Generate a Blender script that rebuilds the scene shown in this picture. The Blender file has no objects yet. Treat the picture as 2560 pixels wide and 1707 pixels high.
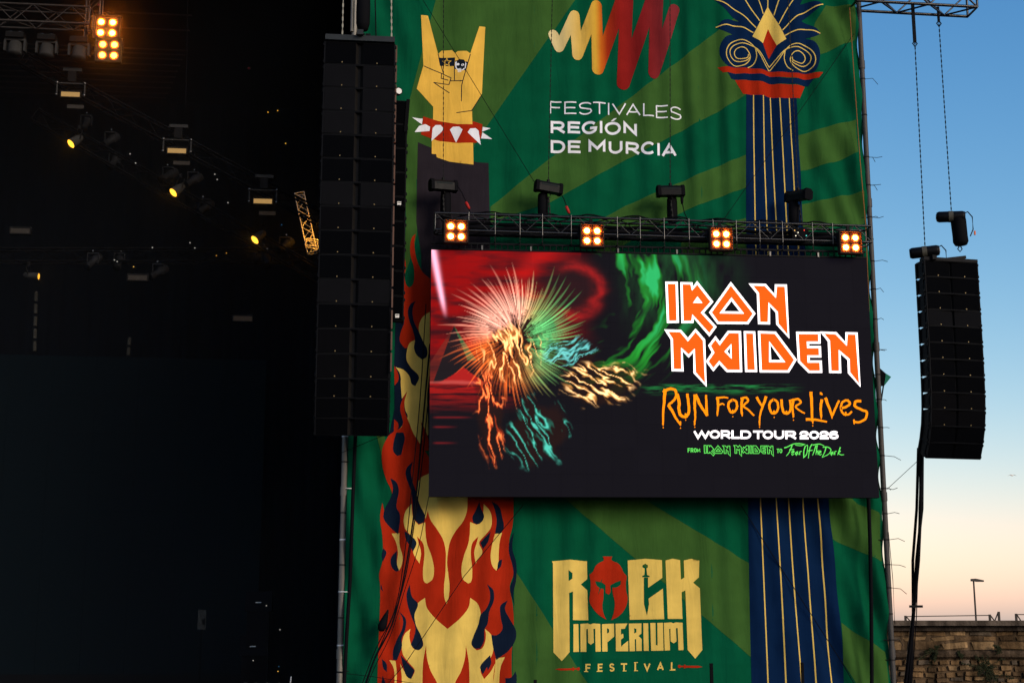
import bpy, math, random
import numpy as np
from mathutils import Vector, Matrix, Euler
from mathutils.geometry import delaunay_2d_cdt

random.seed(7)
SC = bpy.context.scene
COL = SC.collection
R = math.radians

# ------------------------------------------------------------------ camera
F_PX, PITCH, EYE = 3555.0, R(11.35), 3.6          # photograph is 2560 x 1707 px
cam_d = bpy.data.cameras.new('camera')
cam_d.sensor_width = 36.0
cam_d.lens = 36.0 * F_PX / 2560.0
cam_d.clip_start, cam_d.clip_end = 0.1, 6000.0
cam = bpy.data.objects.new('camera', cam_d)
COL.objects.link(cam)
cam.location = (0, 0, EYE)
cam.rotation_euler = (R(90) + PITCH, 0, 0)
SC.camera = cam

# ------------------------------------------------------------------ sky, sun, exposure
SUN_EL, SUN_AZ = R(20.0), R(138.0)                 # low soft evening light from the right, a little behind the camera
w = bpy.data.worlds.new('World'); SC.world = w; w.use_nodes = True
wn, wl = w.node_tree.nodes, w.node_tree.links
sky = wn.new('ShaderNodeTexSky')
sky.sky_type = 'NISHITA'; sky.sun_disc = False
sky.sun_elevation = SUN_EL; sky.sun_rotation = SUN_AZ
sky.altitude = 0; sky.air_density = 1.0; sky.dust_density = 0.8; sky.ozone_density = 1.0
bg = wn['Background']; bg.inputs[1].default_value = 0.15
# evening grade of the whole dome: warmer pale horizon, deeper blue overhead
sc1 = wn.new('ShaderNodeVectorMath'); sc1.operation = 'SCALE'; sc1.inputs['Scale'].default_value = 0.1
sep = wn.new('ShaderNodeSeparateColor'); cmb = wn.new('ShaderNodeCombineColor')
wl.new(sky.outputs[0], sc1.inputs[0]); wl.new(sc1.outputs[0], sep.inputs[0])
for c_, (pw_, k_) in enumerate(((1.91, 4.63), (1.21, 1.96), (0.76, 1.40))):
    m_ = wn.new('ShaderNodeMath'); m_.operation = 'MINIMUM'; m_.inputs[1].default_value = (0.47, 0.56, 0.60)[c_]     # no glare brighter than the pale horizon in view
    a_ = wn.new('ShaderNodeMath'); a_.operation = 'POWER'; a_.inputs[1].default_value = pw_
    b_ = wn.new('ShaderNodeMath'); b_.operation = 'MULTIPLY'; b_.inputs[1].default_value = k_ * 3.33
    wl.new(sep.outputs[c_], m_.inputs[0]); wl.new(m_.outputs[0], a_.inputs[0]); wl.new(a_.outputs[0], b_.inputs[0]); wl.new(b_.outputs[0], cmb.inputs[c_])
wl.new(cmb.outputs[0], bg.inputs[0])
sun_d = bpy.data.lights.new('sun', 'SUN'); sun_d.energy = 1.25; sun_d.angle = R(25); sun_d.color = (1.0, 0.86, 0.70)
sun = bpy.data.objects.new('sun', sun_d); COL.objects.link(sun)
sd = Vector((math.sin(SUN_AZ) * math.cos(SUN_EL), math.cos(SUN_AZ) * math.cos(SUN_EL), math.sin(SUN_EL)))
sun.location = sd * 60 + Vector((0, 0, 5))
sun.rotation_euler = sd.to_track_quat('Z', 'Y').to_euler()

vs = SC.view_settings
vs.view_transform = 'Standard'; vs.look = 'None'; vs.exposure = 1.0; vs.gamma = 1.0; vs.use_curve_mapping = False
SC.cycles.use_denoising = True
SC.cycles.max_bounces = 5; SC.cycles.diffuse_bounces = 2; SC.cycles.glossy_bounces = 2
SC.cycles.transmission_bounces = 2; SC.cycles.volume_bounces = 0; SC.cycles.sample_clamp_indirect = 4.0
SC.cycles.caustics_reflective = False; SC.cycles.caustics_refractive = False

# ------------------------------------------------------------------ pixel <-> place
CF = Vector((0, math.cos(PITCH), math.sin(PITCH))); CU = Vector((0, -math.sin(PITCH), math.cos(PITCH))); CR = Vector((1, 0, 0))
CAM = Vector((0, 0, EYE))
def ray(px, py):
    return CF + CR * ((px - 1280.0) / F_PX) + CU * ((853.5 - py) / F_PX)
YAW = R(6.1)                                      # stage front recedes towards the right
_p = CAM + ray(1630, 930) * 28.94                 # a point of the banner sheet
FM = Matrix.Translation((_p.x, _p.y, 0)) @ Matrix.Rotation(YAW, 4, 'Z')   # stage frame: x along the front, y into the stage, z up
FI = FM.inverted()
CAM_L = FI @ CAM
FR = FI.to_3x3()
def at(px, py, Y=0.0):
    """the point of the stage frame that photo pixel (px, py) shows on the plane y = Y"""
    d = FR @ ray(px, py)
    return CAM_L + d * ((Y - CAM_L.y) / d.y)
def wat(px, py, depth):
    """world point at a depth along the view axis"""
    return CAM + ray(px, py) * (depth * 1.111)
def ats(pts, Y=0.0):
    """many pixels -> (x, z) on plane Y, numpy"""
    p = np.asarray(pts, float).reshape(-1, 2)
    v = np.array([list(FR @ a) for a in (CF, CR, CU)])
    d = v[0] + ((p[:, :1] - 1280.0) / F_PX) * v[1] + ((853.5 - p[:, 1:]) / F_PX) * v[2]
    t = (Y - CAM_L.y) / d[:, 1]
    q = np.array(CAM_L) + d * t[:, None]
    return q[:, [0, 2]]
def srgb(r, g, b, k=1.0):
    f = lambda c: (c / 12.92 if c <= 0.04045 else ((c + 0.055) / 1.055) ** 2.4)
    return tuple(k * f(c / 255.0) for c in (r, g, b))

# ------------------------------------------------------------------ materials
MATS = {}
def new_mat(name):
    m = bpy.data.materials.new(name); m.use_nodes = True
    return m, m.node_tree.nodes, m.node_tree.links, m.node_tree.nodes['Principled BSDF']
def plain(name, col, rough=0.6, metal=0.0, spec=0.15, var=0.25, scale=6.0, bump=0.0, bscale=40.0):
    """colour with uneven wear, optional fine relief"""
    if name in MATS: return MATS[name]
    m, N, L, P = new_mat(name)
    tc = N.new('ShaderNodeTexCoord')
    nz = N.new('ShaderNodeTexNoise'); nz.inputs['Scale'].default_value = scale; nz.inputs['Detail'].default_value = 5
    L.new(tc.outputs['Object'], nz.inputs['Vector'])
    mx = N.new('ShaderNodeMix'); mx.data_type = 'RGBA'
    mx.inputs[6].default_value = (*[c * (1 - var) for c in col], 1); mx.inputs[7].default_value = (*[min(1, c * (1 + var)) for c in col], 1)
    L.new(nz.outputs[0], mx.inputs[0]); L.new(mx.outputs[2], P.inputs['Base Color'])
    mr = N.new('ShaderNodeMapRange'); mr.inputs[3].default_value = max(0.05, rough - 0.12); mr.inputs[4].default_value = min(1, rough + 0.12)
    L.new(nz.outputs[0], mr.inputs[0]); L.new(mr.outputs[0], P.inputs['Roughness'])
    P.inputs['Metallic'].default_value = metal; P.inputs['Specular IOR Level'].default_value = spec * (0.15 if max(col) < 0.05 and name != 'black_painted_truss' else 1.0)
    if bump:
        n2 = N.new('ShaderNodeTexNoise'); n2.inputs['Scale'].default_value = bscale; n2.inputs['Detail'].default_value = 6
        L.new(tc.outputs['Object'], n2.inputs['Vector'])
        b = N.new('ShaderNodeBump'); b.inputs['Strength'].default_value = bump; b.inputs['Distance'].default_value = 0.02
        L.new(n2.outputs[0], b.inputs['Height']); L.new(b.outputs[0], P.inputs['Normal'])
    MATS[name] = m; return m
def emit(name, col, strength):
    if name in MATS: return MATS[name]
    m, N, L, P = new_mat(name)
    P.inputs['Base Color'].default_value = (0.02, 0.02, 0.02, 1); P.inputs['Specular IOR Level'].default_value = 0.0
    P.inputs['Emission Color'].default_value = (*col, 1); P.inputs['Emission Strength'].default_value = strength
    MATS[name] = m; return m
def fabric(name, col, ramp=None):
    """printed mesh banner cloth: fine vertical drag wrinkles, faint dirt; ramp = [(x, colour)] along the sheet"""
    if name in MATS: return MATS[name]
    m, N, L, P = new_mat(name)
    tc = N.new('ShaderNodeTexCoord')
    mp = N.new('ShaderNodeMapping'); mp.inputs['Scale'].default_value = (3.2, 1.0, 0.55)
    L.new(tc.outputs['Object'], mp.inputs['Vector'])
    n1 = N.new('ShaderNodeTexNoise'); n1.inputs['Scale'].default_value = 1.6; n1.inputs['Detail'].default_value = 7; n1.inputs['Distortion'].default_value = 0.5
    L.new(mp.outputs[0], n1.inputs['Vector'])
    n2 = N.new('ShaderNodeTexNoise'); n2.inputs['Scale'].default_value = 45; n2.inputs['Detail'].default_value = 3
    L.new(tc.outputs['Object'], n2.inputs['Vector'])
    ad = N.new('ShaderNodeMath'); ad.operation = 'MULTIPLY_ADD'; ad.inputs[1].default_value = 0.03
    L.new(n2.outputs[0], ad.inputs[0]); L.new(n1.outputs[0], ad.inputs[2])
    b = N.new('ShaderNodeBump'); b.inputs['Strength'].default_value = 0.5; b.inputs['Distance'].default_value = 0.05
    L.new(ad.outputs[0], b.inputs['Height']); L.new(b.outputs[0], P.inputs['Normal'])
    n3 = N.new('ShaderNodeTexNoise'); n3.inputs['Scale'].default_value = 2.2; n3.inputs['Detail'].default_value = 6
    L.new(tc.outputs['Object'], n3.inputs['Vector'])
    mr = N.new('ShaderNodeMapRange'); mr.inputs[1].default_value = 0.3; mr.inputs[2].default_value = 0.7; mr.inputs[3].default_value = 0.86; mr.inputs[4].default_value = 1.08
    L.new(n3.outputs[0], mr.inputs[0])
    mul = N.new('ShaderNodeVectorMath'); mul.operation = 'SCALE'
    if ramp:
        sx = N.new('ShaderNodeSeparateXYZ'); L.new(tc.outputs['Object'], sx.inputs[0])
        x0, x1 = ramp[0][0], ramp[-1][0]
        r1 = N.new('ShaderNodeMapRange'); r1.inputs[1].default_value = x0; r1.inputs[2].default_value = x1
        L.new(sx.outputs[0], r1.inputs[0])
        cr = N.new('ShaderNodeValToRGB'); L.new(r1.outputs[0], cr.inputs[0])
        for i, (x, c) in enumerate(ramp):
            t = (x - x0) / (x1 - x0)
            e = cr.color_ramp.elements[0] if i == 0 else cr.color_ramp.elements[-1] if i == len(ramp) - 1 else cr.color_ramp.elements.new(t)
            e.position = t; e.color = (*c, 1)
        L.new(cr.outputs[0], mul.inputs[0])
    else:
        mul.inputs[0].default_value = col
    L.new(mr.outputs[0], mul.inputs['Scale']); L.new(mul.outputs[0], P.inputs['Base Color'])
    P.inputs['Roughness'].default_value = 0.55; P.inputs['Specular IOR Level'].default_value = 0.0
    MATS[name] = m; return m

# ------------------------------------------------------------------ mesh collecting
class MB:
    """collects shapes in stage coordinates, builds one mesh object"""
    def __init__(s): s.v, s.f, s.m, s.sm = [], [], [], []
    def add(s, vs_, fs, mat=0, smooth=False):
        o = len(s.v); s.v += [tuple(p) for p in vs_]; s.f += [tuple(i + o for i in f) for f in fs]
        s.m += [mat] * len(fs); s.sm += [smooth] * len(fs); return s
    def box(s, c, size, rot=None, mat=0, taper=None):
        hx, hy, hz = size[0] / 2, size[1] / 2, size[2] / 2
        P = [Vector((x, y, z)) for z in (-hz, hz) for y in (-hy, hy) for x in (-hx, hx)]
        if taper:                                     # back side (y > 0) lower by factor
            P = [Vector((p.x, p.y, p.z * (taper if p.y > 0 else 1))) for p in P]
        if rot is not None: P = [rot @ p for p in P]
        c = Vector(c)
        return s.add([p + c for p in P], [(0, 2, 3, 1), (4, 5, 7, 6), (0, 1, 5, 4), (2, 6, 7, 3), (0, 4, 6, 2), (1, 3, 7, 5)], mat)
    def tube(s, a, b, r, n=8, mat=0, r2=None, caps=True):
        a, b = Vector(a), Vector(b); d = b - a
        if d.length < 1e-6: return s
        q = d.to_track_quat('Z', 'Y'); r2 = r if r2 is None else r2
        P = [a + q @ Vector((r * math.cos(2 * math.pi * i / n), r * math.sin(2 * math.pi * i / n), 0)) for i in range(n)]
        P += [b + q @ Vector((r2 * math.cos(2 * math.pi * i / n), r2 * math.sin(2 * math.pi * i / n), 0)) for i in range(n)]
        s.add(P, [(i, (i + 1) % n, n + (i + 1) % n, n + i) for i in range(n)], mat, True)
        if caps:
            s.add(P, [tuple(range(n - 1, -1, -1)), tuple(range(n, 2 * n))], mat)
        return s
    def path(s, pts, r, n=6, mat=0):
        pts = [Vector(p) for p in pts]; rings = []
        for i, p in enumerate(pts):
            d = (pts[min(i + 1, len(pts) - 1)] - pts[max(i - 1, 0)])
            q = d.to_track_quat('Z', 'Y')
            rings.append([p + q @ Vector((r * math.cos(2 * math.pi * k / n), r * math.sin(2 * math.pi * k / n), 0)) for k in range(n)])
        P = [p for g in rings for p in g]
        fs = [(i * n + k, i * n + (k + 1) % n, (i + 1) * n + (k + 1) % n, (i + 1) * n + k) for i in range(len(pts) - 1) for k in range(n)]
        s.add(P, fs, mat, True)
        return s.add(P, [tuple(range(n - 1, -1, -1)), tuple(range(len(P) - n, len(P)))], mat)
    def lathe(s, c, axis, prof, n=16, mat=0):
        """prof = [(radius, along)]"""
        c = Vector(c); q = Vector(axis).to_track_quat('Z', 'Y'); P = []
        for r, t in prof:
            P += [c + q @ Vector((max(r, 1e-4) * math.cos(2 * math.pi * k / n), max(r, 1e-4) * math.sin(2 * math.pi * k / n), t)) for k in range(n)]
        return s.add(P, [(i * n + k, i * n + (k + 1) % n, (i + 1) * n + (k + 1) % n, (i + 1) * n + k) for i in range(len(prof) - 1) for k in range(n)], mat, True)
    def prism(s, poly, z0, z1, mat=0, fn=None):
        """poly (a, b) extruded from z0 to z1; fn maps (a, b, z) -> point"""
        fn = fn or (lambda a, b, z: (a, b, z)); n = len(poly)
        P = [fn(a, b, z0) for a, b in poly] + [fn(a, b, z1) for a, b in poly]
        return s.add(P, [tuple(range(n - 1, -1, -1)), tuple(range(n, 2 * n))] + [(i, (i + 1) % n, n + (i + 1) % n, n + i) for i in range(n)], mat)
    def mesh(s, name, mats, origin=(0, 0, 0)):
        me = bpy.data.meshes.new(name); o = Vector(origin)
        me.from_pydata([Vector(p) - o for p in s.v], [], s.f)
        for m in mats if isinstance(mats, (list, tuple)) else [mats]: me.materials.append(m)
        me.polygons.foreach_set('material_index', s.m); me.polygons.foreach_set('use_smooth', s.sm)
        me.update(); return me
    def obj(s, name, mats, parent=None, origin=None):
        """origin None: the parent's own base point"""
        if origin is None: origin = parent['_o'] if parent is not None and '_o' in parent else (0, 0, 0)
        ob = bpy.data.objects.new(name, s.mesh(name, mats, origin)); COL.objects.link(ob)
        if parent is not None:
            ob.parent = parent; ob['_o'] = tuple(origin)
            po = Vector(parent['_o']) if '_o' in parent else Vector()
            ob.location = Vector(origin) - po
        else:
            ob.matrix_world = FM @ Matrix.Translation(origin); ob['_o'] = tuple(origin)
        return ob
def tag(o, label, cat, group=None, kind=None):
    o['label'] = label
    if cat: o['category'] = cat
    if group: o['group'] = group
    if kind: o['kind'] = kind
    return o
def thing(name, base, label, cat, group=None, frame=True):
    """an Empty at the thing's base point (stage coordinates) that parents its parts"""
    o = bpy.data.objects.new(name, None); COL.objects.link(o); o.empty_display_size = 0.2
    o.matrix_world = (FM if frame else Matrix()) @ Matrix.Translation(base); o['_o'] = tuple(base)
    return tag(o, label, cat, group)
def struct(o, label=None):
    o['kind'] = 'structure'
    if label: o['label'] = label
    return o
def inst(src, name, parent, loc=(0, 0, 0), rot=None, scale=None):
    """another object on the same mesh data"""
    o = bpy.data.objects.new(name, src); COL.objects.link(o); o.parent = parent; o.location = loc
    if rot is not None: o.rotation_euler = rot
    if scale is not None: o.scale = scale
    return o

BLACK = plain('black_steel', (0.008, 0.008, 0.0095), 0.45, 0.0, 0.2)
BLACKM = plain('black_rubber', (0.005, 0.005, 0.0062), 0.7)
ALU = plain('dull_aluminium', (0.11, 0.105, 0.10), 0.32, 0.9)
TRUSS = plain('black_painted_truss', (0.009, 0.0085, 0.009), 0.25, 0.0, 0.5)
GALV = plain('galvanised_tube', (0.20, 0.18, 0.15), 0.55, 0.25, 0.4, 0.45, 3.0)
DARKPOLE = plain('weathered_tube', (0.050, 0.044, 0.040), 0.6, 0.2, 0.4, 0.5, 5.0)
CHAINM = plain('zinc_chain', (0.30, 0.27, 0.20), 0.4, 0.8, 0.5)
DCHAIN = plain('black_chain', (0.010, 0.010, 0.010), 0.4, 0.2, 0.3)
CABLE = plain('cable_sheath', (0.0045, 0.0045, 0.006), 0.55)
# ------------------------------------------------------------------ flat print: outlines traced as polygons, laid on the sheet
def K(ox, oy, k):
    return lambda pts: [(ox + x / k, oy + y / k) for x, y in pts]
kA, kB, kC = K(960, 0, 3.2667), K(1340, 0, 3.7333), K(1740, 0, 3.266)
kD, kE, kF = K(820, 1040, 2.35), K(1300, 1240, 3.358), K(1820, 1220, 3.219)
kG, kH, kS = K(1600, 640, 2.9037), K(760, 560, 2.8), K(1600, 1060, 3.92)
kI = K(0, 0, 1)

def smooth(pts, closed=True, n=5, corner=62):
    """Catmull-Rom through the points; turns sharper than corner degrees stay sharp"""
    P = [np.array(p, float) for p in pts]; m = len(P); T = []
    for i in range(m):
        a, b, c = P[i - 1] if (closed or i > 0) else P[i], P[i], P[(i + 1) % m] if (closed or i < m - 1) else P[i]
        u, v = b - a, c - b; lu, lv = np.linalg.norm(u), np.linalg.norm(v)
        if lu < 1e-6 or lv < 1e-6: T.append(None if not (not closed and (i in (0, m - 1))) else (c - a)); continue
        ang = math.degrees(math.acos(max(-1, min(1, float(u @ v) / (lu * lv)))))
        T.append(None if ang > corner else (u / lu + v / lv) * 0.5)
    out = []
    for i in range(m if closed else m - 1):
        a, b = P[i], P[(i + 1) % m]; L = np.linalg.norm(b - a)
        d = (b - a) / max(L, 1e-6)
        ta = T[i] if T[i] is not None else d; tb = T[(i + 1) % m] if T[(i + 1) % m] is not None else d
        if not closed and i == 0: ta = d
        if not closed and i == m - 2: tb = d
        ta, tb = ta * L, tb * L
        for k in range(n):
            t = k / n
            out.append(tuple((2 * t**3 - 3 * t**2 + 1) * a + (t**3 - 2 * t**2 + t) * ta + (-2 * t**3 + 3 * t**2) * b + (t**3 - t**2) * tb))
    if not closed: out.append(tuple(P[-1]))
    return out
def capsule(a, b, wa, wb, n=7):
    """outline of a round-ended stroke from a to b, widths wa, wb"""
    a, b = np.array(a, float), np.array(b, float); d = b - a; t = math.atan2(d[1], d[0])
    o = [(a[0] + wa / 2 * math.cos(t + math.pi / 2 + math.pi * i / n), a[1] + wa / 2 * math.sin(t + math.pi / 2 + math.pi * i / n)) for i in range(n + 1)]
    o += [(b[0] + wb / 2 * math.cos(t - math.pi / 2 + math.pi * i / n), b[1] + wb / 2 * math.sin(t - math.pi / 2 + math.pi * i / n)) for i in range(n + 1)]
    return o
def stroke(pts, w, w2=None, cap=False):
    """mitred strip along an open polyline"""
    P = [np.array(p, float) for p in pts]; L, Rr = [], []; m = len(P); w2 = w if w2 is None else w2
    for i in range(m):
        d1 = P[i] - P[i - 1] if i > 0 else P[1] - P[0]; d2 = P[i + 1] - P[i] if i < m - 1 else d1
        d1 = d1 / (np.linalg.norm(d1) + 1e-9); d2 = d2 / (np.linalg.norm(d2) + 1e-9)
        n1, n2 = np.array([-d1[1], d1[0]]), np.array([-d2[1], d2[0]]); nn = n1 + n2; q = float(nn @ nn)
        nn = n1 if q < 0.25 else nn * 2 / q
        hw = (w + (w2 - w) * i / (m - 1)) / 2; p = P[i]
        if cap and i == 0: p = p - d1 * hw
        if cap and i == m - 1: p = p + d1 * hw
        L.append(tuple(p + nn * hw)); Rr.append(tuple(p - nn * hw))
    return L + Rr[::-1]
def inset(poly, d):
    """polygon moved inwards by d (outwards if negative)"""
    P = [np.array(p, float) for p in poly]; m = len(P)
    A = sum(P[i][0] * P[(i + 1) % m][1] - P[(i + 1) % m][0] * P[i][1] for i in range(m)); sg = 1 if A > 0 else -1
    out = []
    for i in range(m):
        a, b, c = P[i - 1], P[i], P[(i + 1) % m]
        d1, d2 = (b - a) / np.linalg.norm(b - a), (c - b) / np.linalg.norm(c - b)
        n1, n2 = np.array([-d1[1], d1[0]]) * sg, np.array([-d2[1], d2[0]]) * sg
        nn = n1 + n2; q = float(nn @ nn)
        k = min(2 / max(q, 1e-3), 2.6)
        out.append(tuple(b + nn * k * d))
    return out
def ell(cx, cy, rx, ry, n=20):
    return [(cx + rx * math.cos(2 * math.pi * i / n), cy + ry * math.sin(2 * math.pi * i / n)) for i in range(n)]
def inside(loops, q):
    r = np.zeros(len(q), bool)
    for l in loops:
        l = np.asarray(l); x1, y1 = l[:, 0], l[:, 1]; x2, y2 = np.roll(x1, -1), np.roll(y1, -1)
        for a, b, c, d in zip(x1, y1, x2, y2):
            if b == d: continue
            hit = ((b > q[:, 1]) != (d > q[:, 1]))
            r ^= hit & (q[:, 0] < (c - a) * (q[:, 1] - b) / (d - b) + a)
    return r
def print_mesh(name, shapes, mats, Y, offset, hfun=None, step=0.05):
    """shapes = [(material index, [loops in photo pixels])], later ones on top -> one flat mesh without overlaps"""
    S = []
    for mi, loops in shapes:
        LL = []
        for lp in loops:
            p = ats(lp, Y)
            if hfun is not None:                       # break long edges so that the print follows the folds
                o = []
                for i in range(len(p)):
                    a, b = p[i], p[(i + 1) % len(p)]; n = max(1, int(math.ceil(np.linalg.norm(b - a) / step)))
                    o += [a + (b - a) * k / n for k in range(n)]
                p = np.array(o)
            LL.append(p)
        S.append((mi, LL))
    pts, edges = [], []
    for mi, LL in S:
        for p in LL:
            o = len(pts); n = len(p); pts += [Vector((float(a), float(b))) for a, b in p]
            edges += [(o + i, o + (i + 1) % n) for i in range(n)]
    allp = np.array([[p.x, p.y] for p in pts])
    if hfun is not None:
        lo, hi = allp.min(0), allp.max(0)
        g = np.stack(np.meshgrid(np.arange(lo[0] + 0.03, hi[0], step), np.arange(lo[1] + 0.03, hi[1], step)), -1).reshape(-1, 2)
        keep = np.zeros(len(g), bool)
        for mi, LL in S: keep |= inside(LL, g)
        pts += [Vector((float(a), float(b))) for a, b in g[keep]]
    V, E, Fc, *_ = delaunay_2d_cdt(pts, edges, [], 0, 1e-5, False)
    V = np.array([[v.x, v.y] for v in V]); Fc = np.array([f for f in Fc if len(f) == 3])
    c = V[Fc].mean(1); mat = -np.ones(len(Fc), int)
    for mi, LL in S:
        lo = np.min([l.min(0) for l in LL], 0); hi = np.max([l.max(0) for l in LL], 0)
        cand = np.where((c[:, 0] >= lo[0]) & (c[:, 0] <= hi[0]) & (c[:, 1] >= lo[1]) & (c[:, 1] <= hi[1]))[0]
        if len(cand): 
            k = cand[inside(LL, c[cand])]; mat[k] = mi
    if hfun is not None: mat[(c[:, 0] > XR_EDGE) | (c[:, 0] < XL_EDGE)] = -1
    Fc, mat = Fc[mat >= 0], mat[mat >= 0]
    used = np.unique(Fc); re = -np.ones(len(V), int); re[used] = np.arange(len(used)); V, Fc = V[used], re[Fc]
    a, b, d = V[Fc[:, 0]], V[Fc[:, 1]], V[Fc[:, 2]]           # wind so that faces look at the audience
    flip = ((b - a)[:, 0] * (d - a)[:, 1] - (b - a)[:, 1] * (d - a)[:, 0]) < 0
    Fc[flip] = Fc[flip][:, ::-1]
    h = hfun(V[:, 0], V[:, 1]) if hfun is not None else np.zeros(len(V))
    me = bpy.data.meshes.new(name)
    me.from_pydata(np.stack([V[:, 0], Y - offset - h, V[:, 1]], 1).tolist(), [], Fc.tolist())
    for m in mats: me.materials.append(m)
    me.polygons.foreach_set('material_index', mat.tolist())
    if hfun is not None: me.polygons.foreach_set('use_smooth', [True] * len(Fc))
    me.update(); return me
XR_EDGE, XL_EDGE = at(2205, 1240).x - 0.09, at(866, 1300).x + 0.02
def child(me, name, parent):
    o = bpy.data.objects.new(name, me); COL.objects.link(o); o.parent = parent
    o.location = -Vector(parent['_o']); return o

# single-line letters in a unit box (y down)
def arc(cx, cy, rx, ry, a0, a1, n=12):
    return [(cx + rx * math.cos(R(a0 + (a1 - a0) * i / n)), cy + ry * math.sin(R(a0 + (a1 - a0) * i / n))) for i in range(n + 1)]
GL = {
 'A': [[(0, 1), (.5, 0), (1, 1)], [(.17, .68), (.83, .68)]],
 'C': [arc(.52, .5, .52, .5, -42, -318, 20)],
 'D': [[(0, 0), (.5, 0)] + arc(.5, .5, .5, .5, -80, 80, 12) + [(.5, 1), (0, 1)], [(0, 0), (0, 1)]],
 'E': [[(1, 0), (0, 0), (0, 1), (1, 1)], [(0, .49), (.9, .49)]],
 'F': [[(1, 0), (0, 0), (0, 1)], [(0, .5), (.85, .5)]],
 'G': [arc(.52, .5, .52, .5, -42, -330, 20) + [(1, .55), (.55, .55)]],
 'I': [[(.5, 0), (.5, 1)]],
 'L': [[(0, 0), (0, 1), (1, 1)]],
 'M': [[(0, 1), (0, 0), (.5, .72), (1, 0), (1, 1)]],
 'N': [[(0, 1), (0, 0), (1, 1), (1, 0)]],
 'O': [arc(.5, .5, .5, .5, 0, 352, 26) + [(1, .5)]],
 'R': [[(0, 0), (.62, 0)] + arc(.62, .3, .36, .3, -80, 80, 10) + [(.62, .6), (0, .6)], [(0, 0), (0, 1)], [(.5, .6), (1, 1)]],
 'S': [[(.95, .16)] + arc(.5, .25, .46, .25, -30, -180, 8) + [(.12, .42), (.5, .5), (.9, .6)] + arc(.5, .75, .48, .25, 0, 150, 10) + [(.02, .84)]],
 'T': [[(0, 0), (1, 0)], [(.5, 0), (.5, 1)]],
 'U': [[(0, 0), (0, .55)] + arc(.5, .6, .5, .4, 175, 5, 12) + [(1, .55), (1, 0)]],
 'V': [[(0, 0), (.5, 1), (1, 0)]],
 'W': [[(0, 0), (.25, 1), (.5, .1), (.75, 1), (1, 0)]],
 '2': [[(0, .28)] + arc(.5, .27, .48, .27, 190, 350, 10) + [(.98, .42), (.8, .55), (.2, .62), (.02, .78), (.02, 1), (1, 1)]],
 '0': [arc(.5, .5, .5, .5, 0, 352, 22) + [(1, .5)]],
 '6': [[(.95, .16)] + arc(.5, .3, .48, .3, -40, -180, 8) + [(.02, .7)], arc(.5, .70, .48, .30, 180, -172, 20) + [(.02, .7)]],
}
def letter(ch, x0, y0, x1, y1, wd, slope=0.0):
    """loops of a letter drawn with strokes of width wd inside the box"""
    h = wd / 2; X0, X1, Y0, Y1 = x0 + h, x1 - h, y0 + h, y1 - h
    if ch == 'I': X0 = X1 = (x0 + x1) / 2
    out = []
    for pl in GL[ch]:
        q = [(X0 + (X1 - X0) * a, Y0 + (Y1 - Y0) * b + slope * ((X0 + (X1 - X0) * a) - x0)) for a, b in pl]
        cap = ch not in 'OCGS06'
        out.append(stroke(q, wd, cap=cap and ch not in 'AVWNM'))
    return out

def each(mi, loops): return [(mi, [l]) for l in loops]
def word(k, spec, wd, mi=0, slope=0.0):
    """spec = [(letter, x0, y0, x1, y1)] in crop pixels"""
    o = []
    for ch, x0, y0, x1, y1 in spec: o += each(mi, [k(l) for l in letter(ch, x0, y0, x1, y1, wd, slope)])
    return o
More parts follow.
